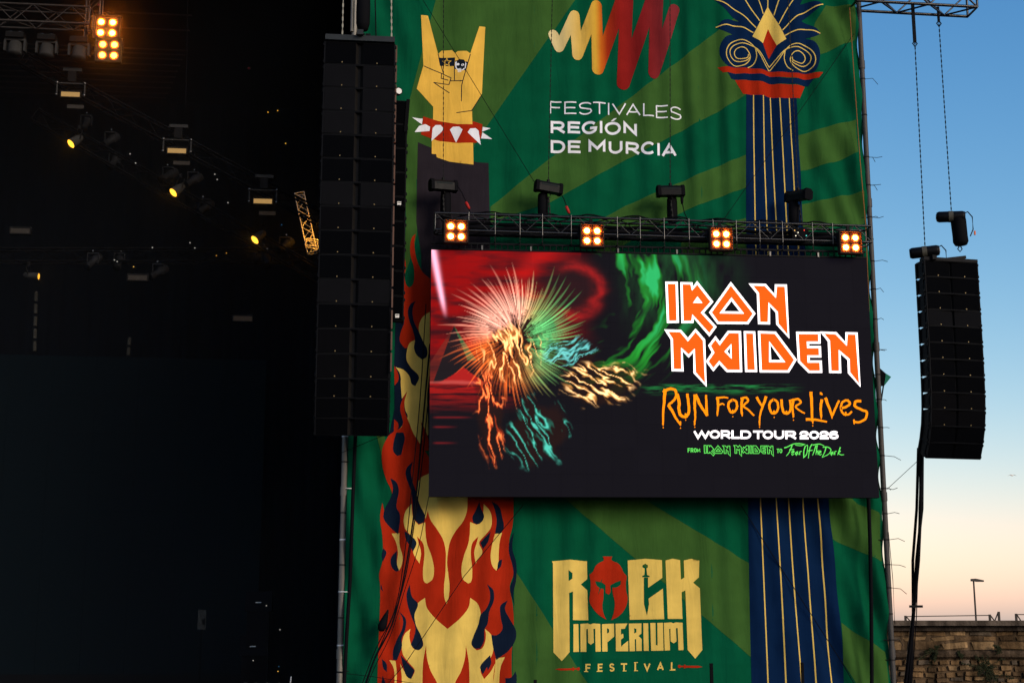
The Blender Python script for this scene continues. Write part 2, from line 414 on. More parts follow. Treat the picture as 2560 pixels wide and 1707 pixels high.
# ------------------------------------------------------------------ the big banner sheet
def vnoise(x, z, seed):
    """smooth lattice noise in -1..1"""
    x, z = np.asarray(x, float), np.asarray(z, float)
    xi, zi = np.floor(x).astype(np.int64), np.floor(z).astype(np.int64); fx, fz = x - xi, z - zi
    fx, fz = fx * fx * (3 - 2 * fx), fz * fz * (3 - 2 * fz)
    def H(a, b):
        n = np.sin(a * 127.1 + b * 311.7 + seed * 74.7) * 43758.5453
        return (n - np.floor(n)) * 2 - 1
    return (H(xi, zi) * (1 - fx) + H(xi + 1, zi) * fx) * (1 - fz) + (H(xi, zi + 1) * (1 - fx) + H(xi + 1, zi + 1) * fx) * fz
XL_, XR_ = at(884, 560).x, at(2180, 800).x
SEAMS = [at(1340, 1500).x, at(1746, 300).x, at(1000, 1500).x]
def hang(X, Z):
    """how far the sheet bellies towards the audience"""
    env = 0.55 + 0.45 * vnoise(X * 0.35 + 3, Z * 0.22, 1)
    drift = 0.30 * vnoise(X * 0.25, Z * 0.16, 2) + 0.05 * Z * np.clip((X - 1.5) / 4, -.2, 1)
    h = 0.046 * env * np.sin(2 * np.pi * (X / 1.31 + 2.2 * drift))
    h += 0.040 * np.clip(vnoise(X * 0.6, Z * 0.2 + 9, 3) + .2, 0, 1) * np.sin(2 * np.pi * (X / 0.55 + 2.4 * drift + 0.2))
    h += 0.030 * vnoise(X * 2.3 + Z * 0.25, Z * 0.30, 4) + 0.006 * vnoise(X * 4.1 - Z * 0.5, Z * 0.5, 14)
    h += 0.05 * vnoise(X * 0.3, Z * 0.2, 5)
    rt = np.clip((X - XR_ + 1.9) / 1.9, 0, 1) ** 1.4            # pulled folds at the tied edge
    h += rt * 0.095 * np.sin(2 * np.pi * ((X * 0.86 + Z * 0.42) / 0.62 + 0.5 * vnoise(X * .6, Z * .5, 6)))
    lt = np.clip((XL_ + 1.6 - X) / 1.6, 0, 1)
    h += lt * 0.060 * np.sin(2 * np.pi * (X * 0.95 + Z * 0.28) / 0.55)
    for s in SEAMS: h += 0.012 * np.exp(-((X - s) / 0.11) ** 2) - 0.004 * np.sign(X - s) * np.exp(-np.abs(X - s) / 0.35)
    zz = np.abs((Z * 0.98 + 0.06 * np.sin(X)) % 0.83 - 0.41)    # horizontal transport creases low on the sheet
    h += 0.006 * np.exp(-(zz / 0.035) ** 2) * np.clip((5.2 - Z) / 1.5, 0, 1)
    return (h + 0.11) * (0.22 + 0.78 * np.clip((XR_ + 0.12 - X) / 0.35, 0, 1))
G1, G2 = srgb(0, 72, 46), srgb(60, 93, 38)
KB = 1.25
fg1, fg2 = fabric('print_dark_green', tuple(c * KB for c in (0.0018, 0.062, 0.028))), fabric('print_light_green', tuple(c * KB for c in (0.031, 0.080, 0.017)))
fgold, fred = fabric('print_gold', tuple(min(.9, c * KB) for c in (0.62, 0.36, 0.055))), fabric('print_red', tuple(c * KB for c in (0.29, 0.017, 0.005)))
fnavy, fwhite = fabric('print_navy', tuple(c * KB for c in (0.0030, 0.0125, 0.042))), fabric('print_white', (0.78, 0.79, 0.82))
fblack, fgrey = fabric('print_ink_black', (0.010, 0.014, 0.022)), fabric('print_sleeve_grey', (0.021, 0.017, 0.022))

fgold2 = fabric('print_pale_gold', (0.72, 0.50, 0.11)); fink = fabric('print_dark_navy', (0.0065, 0.0125, 0.028))
banner = thing('banner', at(1540, 1720), 'huge green festival banner with printed hand, flames, column and logos', 'banner')
BO = Vector(banner['_o'])
# sheet: grid between two slightly leaning edges, scalloped between the ties on the right
zt, zb = at(1540, -170).z, at(1540, 1860).z
nx, nz = 380, 430
U, Vv = np.meshgrid(np.linspace(0, 1, nx), np.linspace(0, 1, nz))
Zg = zb + (zt - zb) * Vv
xl = np.interp(Zg, [at(848, 1700).z, at(869, 1085).z], [at(853, 1700).x, at(872, 1085).x]) * 0 + at(866, 1300).x
xr = at(2205, 1240).x - 0.012 - 0.035 * np.abs(np.sin(np.pi * Zg / 0.78)) ** 1.5
Xg = xl + (xr - xl) * U
Hg = hang(Xg.ravel(), Zg.ravel())
me = bpy.data.meshes.new('sheet')
idx = np.arange(nx * nz).reshape(nz, nx)
quads = np.stack([idx[:-1, :-1], idx[:-1, 1:], idx[1:, 1:], idx[1:, :-1]], -1).reshape(-1, 4)
me.from_pydata(np.stack([Xg.ravel(), -Hg, Zg.ravel()], 1).tolist(), [], quads.tolist())
me.materials.append(fg1); me.polygons.foreach_set('use_smooth', [True] * len(me.polygons)); me.update()
child(me, 'sheet', banner)

def add_print(name, shapes, mats, layer=1, label=None):
    o = child(print_mesh(name, shapes, mats, 0.0, 0.0015 + 0.0022 * layer, hang), name, banner)
    if label: o['label'] = label
    return o
# pale rays behind everything
rays = [
 kA([(440, -60), (1610, -60), (840, 1040), (700, 1255), (560, 1480), (168, 1480), (190, 900)]),
 [(1800, 75), (1863, 27), (1863, 240), (1800, 279), (1533, 420), (1370, 512), (1225, 560), (1225, 521), (1343, 425), (1369, 404)],
 [(1863, 390), (1740, 441), (1560, 520), (1450, 580), (1500, 650), (1714, 528), (1863, 472)],
 [(1863, 548), (1800, 566), (1700, 600), (1700, 660), (1863, 640)],
 [(1000, 440), (1040, 440), (1042, 590), (1030, 640), (1008, 700), (1000, 700)],
 [(1986, 345), (2060, 322), (2140, 300), (2140, 385), (2080, 410), (1997, 432)],
 [(1995, 515), (2080, 498), (2165, 478), (2165, 560), (2090, 570), (2002, 582)],
 [(2060, 20), (2140, 20), (2140, 100), (2085, 125), (2005, 160), (2035, 60)],
 [(1428, 1264), (1400, 1235), (1590, 1235), (1628, 1261), (1872, 1408), (1880, 1645)],
 kF([(800, 60), (960, 60), (1050, 130), (1290, 235), (1330, 640), (1275, 612), (835, 412), (800, 130)]),
 kF([(895, 1080), (1120, 1225), (1380, 1385), (1400, 1660), (1100, 1700), (1010, 1560), (915, 1400)]),
 [(1284, 1425), (1300, 1448), (1467, 1707), (1490, 1760), (1276, 1760)],
 kD([(280, 95), (330, 95), (345, 250), (375, 470), (330, 300)]),
 [(868, 560), (868, 420), (930, 250), (980, 130), (1000, 440), (1000, 700), (960, 820)],
]
add_print('pale_rays', each(0, rays), [fg2], 1)

# ---- fluted column with flaming capital
col = []
col.append((0, [[(1863.5, 238), (1986.5, 248), (1999.6, 480), (2003, 563), (2071, 1263), (2109, 1707), (2113, 1760), (1879, 1760), (1877.5, 1707), (1866, 1263), (1862, 563), (1862, 400)]]))
tops = [(1881.8, 1883, 1884.3, 1898.3, 1917.9), (1905, 1907.8, 1912.6, 1936.5, 1962), (1925, 1931.7, 1938.9, 1970.7, 1999.6), (1946, 1955, 1963.1, 2004.2, 2036.8), (1969, 1978, 1987.9, 2040.6, 2077.2)]
for t in tops:
    col.append((1, [stroke([(t[0], 236), (t[1], 400), (t[2], 563), (t[3], 1257), (t[4], 1707), (t[4] + 2, 1760)], 2.4, 3.6)]))
crown = kC(smooth([(250, 560), (205, 510), (183, 440), (195, 370), (235, 320), (290, 296), (235, 285), (158, 240), (200, 192), (262, 178), (345, 192), (270, 140), (200, 70), (110, -40), (150, -110), (420, -220), (600, -260), (800, -200), (900, -110), (840, 55), (900, 38), (980, 40), (1022, 60), (950, 115), (850, 190), (915, 216), (970, 245), (1010, 290), (950, 318), (880, 330), (955, 360), (995, 430), (990, 520), (955, 600), (600, 640)], n=4, corner=75))
col.append((0, [crown]))
gl = [[(100, -12), (300, 90), (400, 160), (480, 245)], [(155, 238), (220, 224), (290, 225), (380, 240), (460, 282)], [(345, -60), (440, 90), (508, 190)], [(468, -60), (515, 60), (540, 130)], [(580, -60), (580, 70)],
      [(690, -60), (648, 70), (628, 140)], [(830, -50), (730, 95), (665, 215)], [(1022, 60), (940, 85), (870, 120), (800, 160), (695, 265)], [(1005, 288), (940, 262), (860, 258), (770, 280), (715, 308)]]
for g in gl: col.append((1, [kC(stroke(smooth(g, False, 4), 8))]))
vol = [[(595, 585), (540, 510), (480, 415), (430, 360), (350, 337), (280, 365), (237, 430), (245, 500), (300, 545), (350, 550), (400, 535), (435, 490), (430, 450), (400, 410), (360, 397), (320, 415), (308, 450), (330, 485), (380, 492), (415, 480), (422, 455)],
       [(597, 555), (540, 480), (470, 400), (400, 370), (350, 366), (300, 385), (268, 430), (275, 475), (310, 505), (360, 516), (410, 503), (432, 480)],
       [(415, 567), (460, 540), (485, 480), (478, 418)]]
for g in vol:
    s = smooth(g, False, 4, 100)
    col.append((1, [kC(stroke(s, 7))]))
    col.append((1, [kC(stroke([(1194 - x, y + (597 - x) * 0.15) for x, y in s], 7))]))
col.append((1, [kC([(580, 65), (727, 335), (650, 385), (585, 245), (537, 370), (452, 312)])]))
col.append((2, [kC([(585, 245), (650, 385), (593, 487), (537, 372)])]))
col.append((2, [kC([(170, 562), (400, 565), (595, 590), (770, 612), (1020, 612), (985, 657), (880, 658), (700, 645), (540, 620), (440, 612), (210, 610)])]))
col.append((0, [kC([(243, 611), (440, 614), (600, 640), (760, 656), (950, 658), (912, 712), (760, 700), (600, 690), (440, 665), (280, 660)])]))
col.append((2, [kC([(312, 662), (440, 668), (600, 692), (760, 707), (885, 714), (835, 820), (700, 815), (540, 793), (376, 778)])]))
add_print('column_print', col, [fnavy, fgold2, fred], 2, 'navy fluted column with gold lines, red neck and gold scroll capital')

# ---- flames
fl = []
cr = lambda k, pts, n=5: k(smooth(pts, True, n))
fl.append((3, [[(1044, 361), (1079, 374), (1190, 411), (1220, 412), (1224, 600), (1224, 940), (1060, 940), (1052, 640), (1040, 560), (1042, 440)]]))      # grey sleeve above the flames
fl.append((0, [kH([(640, 690), (885, 700), (885, 1568), (570, 1600), (600, 1460), (632, 1300), (630, 1000)])]))
fl.append((2, [cr(kH, [(695, 230), (712, 300), (703, 390), (715, 440), (735, 456), (760, 435), (770, 380), (766, 310), (745, 240), (741, 170), (755, 110), (779, 82), (770, 150), (790, 270), (830, 350), (890, 412), (890, 640), (840, 650), (805, 720), (800, 790), (765, 840), (735, 870), (705, 878), (680, 850), (668, 820), (675, 770), (700, 700), (690, 610), (688, 470)])]))
fl.append((1, [cr(kH, [(885, 622), (830, 660), (805, 710), (803, 760), (830, 830), (860, 890), (855, 940), (825, 960), (785, 925), (770, 870), (775, 822), (740, 840), (718, 900), (718, 960), (745, 1010), (803, 1082), (778, 1142), (755, 1130), (735, 1070), (700, 1030), (640, 1010), (672, 1060), (676, 1140), (684, 1230), (720, 1178), (703, 1240), (708, 1310), (724, 1350), (705, 1410), (730, 1480), (780, 1500), (812, 1560), (850, 1490), (868, 1480), (865, 1350), (860, 1200), (885, 1000)])]))
fl.append((0, [cr(kH, [(781, 546), (745, 570), (725, 620), (733, 680), (762, 760), (775, 822), (768, 880), (790, 932), (825, 958), (855, 935), (858, 890), (830, 830), (800, 760), (768, 690), (758, 630), (765, 580)])]))
fl.append((1, [cr(kH, [(640, 1455), (675, 1430), (692, 1408), (700, 1466), (670, 1470)])]))
fl.append((2, [cr(kH, [(722, 1176), (690, 1230), (672, 1290), (690, 1380), (705, 1460), (690, 1590), (830, 1590), (770, 1490), (735, 1400), (703, 1310), (704, 1240)])]))
fl.append((2, [cr(kH, [(630, 1000), (655, 1050), (660, 1100), (632, 1140)])])); fl.append((2, [cr(kH, [(630, 1370), (658, 1400), (655, 1440), (628, 1455)])]))
fl.append((2, [cr(kH, [(815, 1390), (843, 1440), (865, 1500), (870, 1590), (812, 1590), (828, 1480)])]))
fl.append((2, [cr(kH, [(560, 1590), (595, 1480), (655, 1458), (640, 1520), (622, 1590)])]))
# tall red body with wavy edges
fl.append((2, [kD(smooth([(285, 1720), (297, 1300), (306, 1000), (300, 930), (320, 850), (318, 700), (305, 600), (318, 510), (332, 570), (360, 560), (375, 500), (372, 440), (345, 385), (320, 300), (318, 200), (350, 130), (388, 92), (430, 70), (445, 30), (460, 10), (500, 110), (560, 200), (592, 250), (592, 470), (830, 460), (1085, 465), (1080, 640), (1062, 720), (1058, 780), (1075, 850), (1083, 930), (1062, 1000), (1078, 1100), (1085, 1250), (1072, 1400), (1080, 1720)], True, 4, 80))]))
Dn = [[(400, 100), (384, 160), (383, 210), (405, 236), (430, 230), (441, 180), (450, 130), (440, 100)],
      [(365, 368), (400, 390), (415, 440), (405, 500), (402, 540), (420, 575), (412, 695), (370, 660), (325, 600), (332, 550), (368, 480), (380, 430)],
      [(447, 678), (480, 700), (518, 745), (497, 798), (475, 760), (455, 725)],
      [(325, 778), (342, 800), (322, 856), (315, 820)], [(311, 985), (323, 1030), (309, 1012)],
      [(478, 988), (460, 1040), (464, 1100), (490, 1180), (512, 1240), (505, 1290), (485, 1340), (510, 1368), (535, 1370), (556, 1345), (545, 1290), (515, 1225), (507, 1165), (527, 1102), (492, 1060)],
      [(418, 1148), (455, 1190), (452, 1250), (430, 1310), (433, 1345), (415, 1400), (403, 1430), (380, 1428), (380, 1380), (403, 1310), (432, 1250), (438, 1195)],
      [(930, 988), (965, 1020), (970, 1080), (942, 1150), (932, 1220), (916, 1250), (912, 1320), (890, 1362), (860, 1362), (840, 1335), (852, 1290), (880, 1220), (893, 1165), (925, 1130), (945, 1080), (945, 1030)],
      [(1050, 1082), (1010, 1110), (1010, 1180), (1020, 1250), (985, 1285), (955, 1282), (965, 1350), (985, 1430), (1010, 1410), (1050, 1380), (1095, 1310), (1098, 1260), (1062, 1190), (1035, 1130)],
      [(1086, 683), (1060, 750), (1058, 800), (1078, 880), (1084, 950), (1065, 1010), (1092, 1112), (1082, 1050), (1099, 960), (1099, 860), (1078, 780)],
      [(955, 505), (1000, 535), (1020, 600), (1029, 650), (1010, 690), (975, 692), (985, 620), (975, 560)],
      [(885, 505), (862, 560), (843, 600), (850, 630), (880, 637), (905, 615), (912, 590), (893, 540)],
      [(315, 1422), (342, 1450), (345, 1500), (325, 1480)], [(1095, 1495), (1070, 1530), (1035, 1535), (1040, 1600), (1098, 1600), (1102, 1520)], [(320, 1520), (335, 1560), (322, 1650), (312, 1580)]]
Dy = [[(592, 340), (545, 365), (518, 420), (522, 480), (550, 550), (572, 605), (592, 520)],
      [(590, 478), (815, 478), (812, 560), (790, 620), (745, 680), (715, 740), (703, 800), (698, 860), (705, 930), (712, 1000), (705, 1070), (695, 1102), (683, 1070), (680, 1000), (688, 920), (690, 850), (690, 800), (675, 730), (640, 670), (600, 610), (585, 550)],
      [(360, 1430), (395, 1434), (402, 1500), (400, 1600), (388, 1600), (385, 1480)], [(1034, 1412), (982, 1420), (975, 1500), (962, 1600), (1000, 1600), (1010, 1470)],
      [(373, 690), (418, 688), (420, 760), (437, 830), (430, 880), (415, 909), (404, 870), (410, 800), (398, 740)],
      [(1018, 686), (975, 695), (956, 770), (950, 840), (965, 890), (985, 908), (996, 870), (998, 810), (1004, 740)]]
left = [(490, 518), (455, 560), (443, 610), (450, 660), (480, 700), (516, 745), (497, 798), (536, 866), (545, 800), (530, 745), (520, 708), (555, 745), (565, 800), (556, 920), (565, 975), (580, 983), (610, 960), (620, 900), (605, 820), (580, 750), (571, 680), (570, 625), (530, 640), (500, 605), (492, 560)]
fl += [(1, [cr(kD, p)]) for p in Dy]
fl += [(1, [cr(kD, left)]), (1, [cr(kD, [(1400 - x, y) for x, y in left][::-1])])]
low = [(700, 1248), (620, 1178), (577, 1120), (568, 1066), (525, 1100), (507, 1160), (515, 1225), (545, 1290), (557, 1345), (530, 1373), (500, 1362), (481, 1320), (477, 1275), (483, 1247), (447, 1280), (432, 1340), (440, 1400), (478, 1450), (508, 1490), (487, 1541), (450, 1500), (422, 1450), (432, 1530), (425, 1720)]
fl.append((1, [kD(smooth(low + [(1400 - x, y) for x, y in low[:0:-1]], True, 5))]))
redl = [(574, 1343), (556, 1450), (556, 1720), (660, 1720), (640, 1568), (600, 1490), (578, 1410)]
for p in (redl, [(1381 - x, y) for x, y in redl][::-1]): fl.append((2, [cr(kD, p)]))
Dn2 = [[(405, 790), (370, 830), (370, 880), (398, 912), (416, 908), (404, 870)], [(1019, 842), (1000, 850), (988, 906), (1010, 885)],
       [(425, 1400), (470, 1450), (508, 1490), (487, 1541), (465, 1530), (440, 1470)], [(948, 1400), (890, 1470), (905, 1514), (930, 1470), (935, 1492), (955, 1450)],
       [(950, 680), (890, 745), (906, 782), (935, 740)]]
fl += [(0, [cr(kD, p)]) for p in Dn + Dn2]
fl.append((0, [cr(kD, [(497, 273), (460, 310), (455, 350), (470, 400), (488, 450), (495, 530), (500, 600), (530, 636), (558, 625), (569, 592), (540, 530), (512, 440), (490, 370), (485, 320)])]))
add_print('flames_print', fl, [fink, fgold2, fred, fgrey], 2, 'red, gold and navy flames climbing under a dark grey sleeve')

# ---- raised hand with spiked wristband
hd = []
hd.append((0, [kA([(300, 147), (357, 150), (440, 455), (470, 428), (552, 428), (578, 455), (600, 440), (672, 442), (700, 462), (775, 236), (824, 238), (796, 782), (715, 925), (718, 1050), (398, 1020), (400, 888), (265, 745), (320, 555)])]))
hd.append((0, [kA([(388, 1120), (722, 1150), (727, 1362), (650, 1355), (530, 1335), (428, 1298), (424, 1272), (388, 1270)])]))
hd.append((1, [kA([(318, 968), (440, 1003), (600, 1033), (718, 1035), (718, 1010), (800, 1033), (790, 1140), (750, 1185), (600, 1187), (440, 1165), (300, 1115)])]))
for s in ([(228, 980), (314, 987), (308, 1033)], [(248, 1100), (285, 1045), (335, 1030), (375, 1050), (370, 1085), (320, 1090)], [(385, 1167), (395, 1060), (420, 1036), (460, 1036), (484, 1065), (470, 1090)], [(585, 1183), (535, 1075), (560, 1053), (610, 1053), (638, 1078)],
          [(787, 1202), (678, 1100), (700, 1070), (745, 1066), (768, 1085)], [(803, 1053), (868, 1063), (797, 1092)], [(800, 1098), (880, 1150), (789, 1148)]):
    hd.append((2, [kA(s)]))
hd.append((3, [kA([(442, 486), (578, 490), (572, 560), (455, 553)])])); hd.append((3, [kA([(578, 515), (682, 530), (665, 600), (572, 582)])]))
star = lambda r, r2: [((r if i % 2 == 0 else r2) * math.sin(i * math.pi / 5) + 511, -(r if i % 2 == 0 else r2) * math.cos(i * math.pi / 5) + 526) for i in range(10)]
hd.append((0, [kA(star(41, 18))])); hd.append((3, [kA(star(28, 11))]))
hd.append((2, [kA([(577, 528), (590, 522), (600, 585), (655, 575), (662, 528), (668, 545), (662, 582), (640, 598), (596, 594), (580, 572)])]))
hd.append((3, [kA([(592, 515), (612, 505), (648, 512), (660, 530), (650, 578), (634, 592), (600, 588), (588, 570)])]))
hd.append((2, [kA(ell(601, 547, 12, 10))])); hd.append((2, [kA(ell(638, 553, 12, 10))]))
for x in (603, 613, 623): hd.append((2, [kA([(x - 3, 580), (x + 3, 580), (x + 3, 611), (x - 3, 611)])]))
for g in ([(325, 560), (468, 615), (545, 655), (528, 708), (405, 690), (530, 775)], [(468, 615), (465, 655), (520, 672)], [(440, 455), (482, 615)], [(700, 470), (640, 680), (630, 720), (628, 845)], [(572, 560), (572, 676)], [(538, 678), (640, 682)], [(590, 940), (712, 925), (790, 800)]):
    for a, b in zip(g, g[1:]): hd.append((3, [kA(capsule(a, b, 7, 7, 3))]))
add_print('hand_print', hd, [fgold, fred, fwhite, fblack], 3, 'gold hand making a horns sign with a spiked red wristband')

# ---- zigzag regional emblem and its lettering
zz = [(155, 340, 92), (213, 458, 92), (352, 165, 96), (382, 530, 100), (555, 80, 104), (570, 665, 112), (845, -120, 124), (808, 795, 124), (1125, -130, 118), (1095, 690, 112), (1285, 100, 104)]
xs = lambda v: kB([(v, 0)])[0][0]
X_ = lambda v: float(ats([(xs(v), 150)])[0][0])
framp = fabric('print_emblem_ramp', None, [(X_(110), (.66, .55, .28)), (X_(260), (.66, .50, .20)), (X_(400), (.66, .42, .09)), (X_(545), (.62, .35, .04)), (X_(600), (.50, .12, .012)), (X_(660), (.34, .030, .008)), (X_(760), (.24, .013, .010)), (X_(1000), (.18, .012, .013)), (X_(1300), (.20, .026, .030))])
add_print('zigzag_emblem', [(0, [kB(capsule(a[:2], b[:2], a[2], b[2]))]) for a, b in zip(zz, zz[1:])], [framp], 3, 'hand-drawn zigzag emblem fading from cream to dark red')
tx = word(kB, [('F', 122, 962, 233, 1077), ('E', 258, 966, 370, 1083), ('S', 390, 970, 516, 1088), ('T', 522, 974, 643, 1088), ('I', 665, 975, 679, 1087), ('V', 702, 977, 835, 1090), ('A', 833, 978, 970, 1095), ('L', 990, 985, 1093, 1104), ('E', 1113, 993, 1223, 1114), ('S', 1240, 1006, 1358, 1130)], 12.5)
tx += word(kB, [('R', 131, 1146, 262, 1260), ('E', 289, 1152, 405, 1263), ('G', 421, 1151, 559, 1272), ('I', 585, 1152, 609, 1266), ('O', 633, 1153, 783, 1275), ('N', 807, 1156, 936, 1273)], 24)
tx.append((0, [kB([(690, 1146), (716, 1146), (748, 1120), (722, 1120)])]))
tx += word(kB, [('D', 131, 1325, 266, 1444), ('E', 291, 1329, 409, 1447), ('M', 482, 1332, 638, 1449), ('U', 671, 1336, 797, 1452), ('R', 828, 1340, 956, 1453), ('C', 971, 1343, 1103, 1464), ('I', 1124, 1350, 1148, 1466), ('A', 1163, 1357, 1305, 1480)], 24)
add_print('region_lettering', tx, [fwhite], 3)

# ---- festival logo at the foot
ri = [(0, [kE([(260, 547), (410, 534), (553, 547), (556, 695), (503, 740), (556, 790), (563, 1040), (435, 1038), (435, 800), (402, 812), (407, 1305), (342, 1380), (275, 1308), (270, 565)]), kE([(398, 622), (430, 645), (430, 692), (398, 713)])]),
      (0, [kE([(895, 540), (1040, 526), (1180, 537), (1182, 685), (1064, 768), (1064, 682), (1028, 682), (1030, 905), (1055, 1000), (1072, 905), (1068, 858), (1187, 775), (1197, 1030), (912, 1035)]), kE([(1015, 680), (1015, 668), (1032, 662), (1036, 607), (1017, 598), (1018, 580), (1040, 567), (1062, 580), (1062, 598), (1050, 607), (1056, 662), (1075, 668), (1075, 680)])]),
      (0, [kE([(1210, 540), (1270, 525), (1333, 537), (1340, 700), (1370, 682), (1365, 540), (1430, 525), (1495, 540), (1492, 680), (1445, 725), (1500, 772), (1522, 1288), (1462, 1360), (1397, 1288), (1378, 790), (1345, 805), (1353, 1028), (1228, 1028)])])]
imp = [[(440, 1072), (483, 1070), (488, 1303), (440, 1305)], [(500, 1070), (560, 1066), (580, 1075), (600, 1066), (662, 1070), (668, 1300), (622, 1301), (618, 1110), (603, 1112), (607, 1225), (583, 1243), (562, 1228), (560, 1112), (547, 1115), (548, 1303), (502, 1303)],
       [(793, 1068), (893, 1066), (870, 1110), (838, 1112), (838, 1160), (858, 1150), (860, 1185), (838, 1200), (840, 1262), (858, 1242), (900, 1210), (900, 1298), (797, 1298)], [(1025, 1064), (1065, 1064), (1070, 1294), (1030, 1295)],
       [(1082, 1062), (1125, 1062), (1128, 1245), (1143, 1250), (1140, 1062), (1187, 1060), (1192, 1292), (1090, 1294)],
       [(1195, 1062), (1255, 1057), (1275, 1065), (1295, 1057), (1353, 1060), (1363, 1288), (1320, 1290), (1312, 1105), (1297, 1105), (1303, 1215), (1278, 1232), (1252, 1215), (1250, 1110), (1240, 1112), (1247, 1290), (1202, 1292)]]
ri += [(0, [kE(p)]) for p in imp]
ri.append((0, [kE([(678, 1072), (780, 1068), (782, 1175), (725, 1225), (727, 1300), (680, 1301)]), kE([(722, 1105), (740, 1115), (740, 1140), (722, 1150)])]))
ri.append((0, [kE([(905, 1067), (1010, 1065), (1010, 1150), (985, 1170), (1012, 1195), (1013, 1295), (968, 1296), (966, 1195), (955, 1200), (957, 1297), (912, 1298)]), kE([(950, 1105), (968, 1112), (968, 1140), (950, 1150)])]))
helm = kE(smooth([(683, 507), (765, 507), (756, 532), (770, 546), (810, 562), (842, 600), (860, 640), (886, 672), (880, 720), (882, 790), (894, 850), (888, 905), (855, 970), (810, 1012), (757, 1038), (776, 985), (787, 900), (768, 800), (766, 768), (800, 765), (835, 742), (838, 708), (800, 720), (748, 748), (750, 805), (738, 825), (710, 812), (708, 745), (683, 728), (672, 722), (681, 690), (662, 720), (618, 713), (630, 750), (655, 770), (640, 832), (668, 774), (692, 780), (690, 850), (680, 930), (698, 1000), (717, 1036), (650, 995), (600, 940), (572, 880), (580, 800), (582, 720), (572, 660), (600, 635), (620, 590), (655, 560), (690, 545), (693, 530)], True, 4, 50))
ri.append((1, [helm]))
sw = [(287, 1450), (320, 1441), (430, 1440), (435, 1430), (445, 1432), (446, 1440), (470, 1440), (480, 1432), (495, 1435), (495, 1455), (480, 1460), (470, 1452), (446, 1452), (445, 1462), (435, 1462), (430, 1456), (330, 1458)]
ri += [(1, [kE(sw)]), (1, [kE([(1811 - x, y - 21) for x, y in sw][::-1])])]
ri += word(kE, [('F', 540, 1403, 581, 1471), ('E', 641, 1401, 684, 1469), ('S', 741, 1399, 786, 1468), ('T', 838, 1398, 891, 1466), ('I', 948, 1396, 970, 1464), ('V', 1028, 1394, 1086, 1463), ('A', 1137, 1392, 1196, 1461), ('L', 1255, 1390, 1294, 1459)], 13)
for x, y in ((540, 1471), (641, 1469), (864, 1466), (959, 1464), (959, 1396), (1255, 1459)): ri.append((0, [kE([(x - 10, y - 7), (x + 22, y - 7), (x + 22, y), (x - 10, y)])]))
add_print('festival_logo', ri, [fgold2, fred], 3, 'gold festival lettering with a red helmet and two small swords')
# ------------------------------------------------------------------ LED screen
YS = -0.85
def proj(X, Y, Z):
    """stage coordinates -> photo pixels (numpy)"""
    P = np.stack([X - CAM_L.x, Y - CAM_L.y, Z - CAM_L.z], -1)
    f, r, u = (np.array(FR @ v) for v in (CF, CR, CU))
    d = P @ f
    return 1280 + F_PX * (P @ r) / d, 853.5 - F_PX * (P @ u) / d
sxl = (at(1078, 624, YS).x + at(1072, 1241, YS).x) / 2; sxr = (at(2167, 650, YS).x + at(2197, 1243.6, YS).x) / 2
szt = (at(1078, 624, YS).z + at(2167, 648, YS).z) / 2; szb = (at(1072, 1241, YS).z + at(2197, 1243.6, YS).z) / 2
screen = thing('video_screen', ((sxl + sxr) / 2, YS, szb), 'large LED video screen with glowing orange lettering hung before the green banner', 'screen')
szt, szb = szt, szb
SR = 0.0068; SQ = Euler((0, -SR, 0)).to_matrix()      # the wall hangs a touch out of level
case = MB()
case.box(((sxl + sxr) / 2, YS + 0.075, (szt + szb) / 2), (sxr - sxl, 0.13, szt - szb), SQ)
case.obj('casing', plain('screen_casing', (0.016, 0.016, 0.018), 0.6), screen)
rig = MB()                                            # bumper bars and rear frames
for z in np.linspace(szb + 0.3, szt - 0.3, 7): rig.box(((sxl + sxr) / 2, YS + 0.20, z), (sxr - sxl - 0.1, 0.05, 0.05))
for x in np.linspace(sxl + 0.2, sxr - 0.2, 10): rig.box((x, YS + 0.25, (szt + szb) / 2), (0.05, 0.05, szt - szb - 0.1))
rig.obj('rear_frame', BLACK, screen)
bump = MB()
bump.box(((sxl + sxr) / 2, YS + 0.06, szt + 0.16), (sxr - sxl, 0.05, 0.035), SQ); bump.box(((sxl + sxr) / 2, YS + 0.02, szt + 0.025), (sxr - sxl, 0.05, 0.03), SQ)
for i in range(73): bump.box((sxl + 0.06 + (sxr - sxl - 0.12) * i / 72, YS + 0.045, szt + 0.09 + SR * (sxr - sxl) * (i / 72 - .5)), (0.018, 0.04, 0.11))
bump.obj('hanging_bar', BLACK, screen)
cl = MB()
for x in (1205, 1327, 1545, 1692, 1810, 1925, 2045):
    p = at(x, 640, YS); cl.box((p.x, YS - 0.012, szt + 0.06 + SR * (p.x - (sxl + sxr) / 2)), (0.03, 0.03, 0.09))
cl.obj('clamp', ALU, screen)

nsx, nsz = 600, 332
U, Vv = np.meshgrid(np.linspace(0, 1, nsx), np.linspace(0, 1, nsz))
SX, SZ = (sxl + (sxr - sxl) * U).ravel(), (szb + (szt - szb) * Vv + SR * (sxr - sxl) * (U - .5)).ravel()
px, py = proj(SX, np.full_like(SX, YS), SZ)
def fbm(x, y, s, o=4):
    r = 0; a = 0.5
    for i in range(o): r = r + a * vnoise(x * 2**i, y * 2**i, s + i); a *= 0.55
    return r
sst = lambda e0, e1, v: (lambda t: t * t * (3 - 2 * t))(np.clip((v - e0) / (e1 - e0), 0, 1))
C = np.zeros((len(px), 3)); C[:] = (0.0022, 0.0018, 0.0032)
def over(col, a):
    global C
    a = np.clip(a, 0, 1)[:, None]; C = C * (1 - a) + np.asarray(col) * a
def plus(col, a):
    global C
    C = C + np.asarray(col) * np.clip(a, 0, None)[:, None]
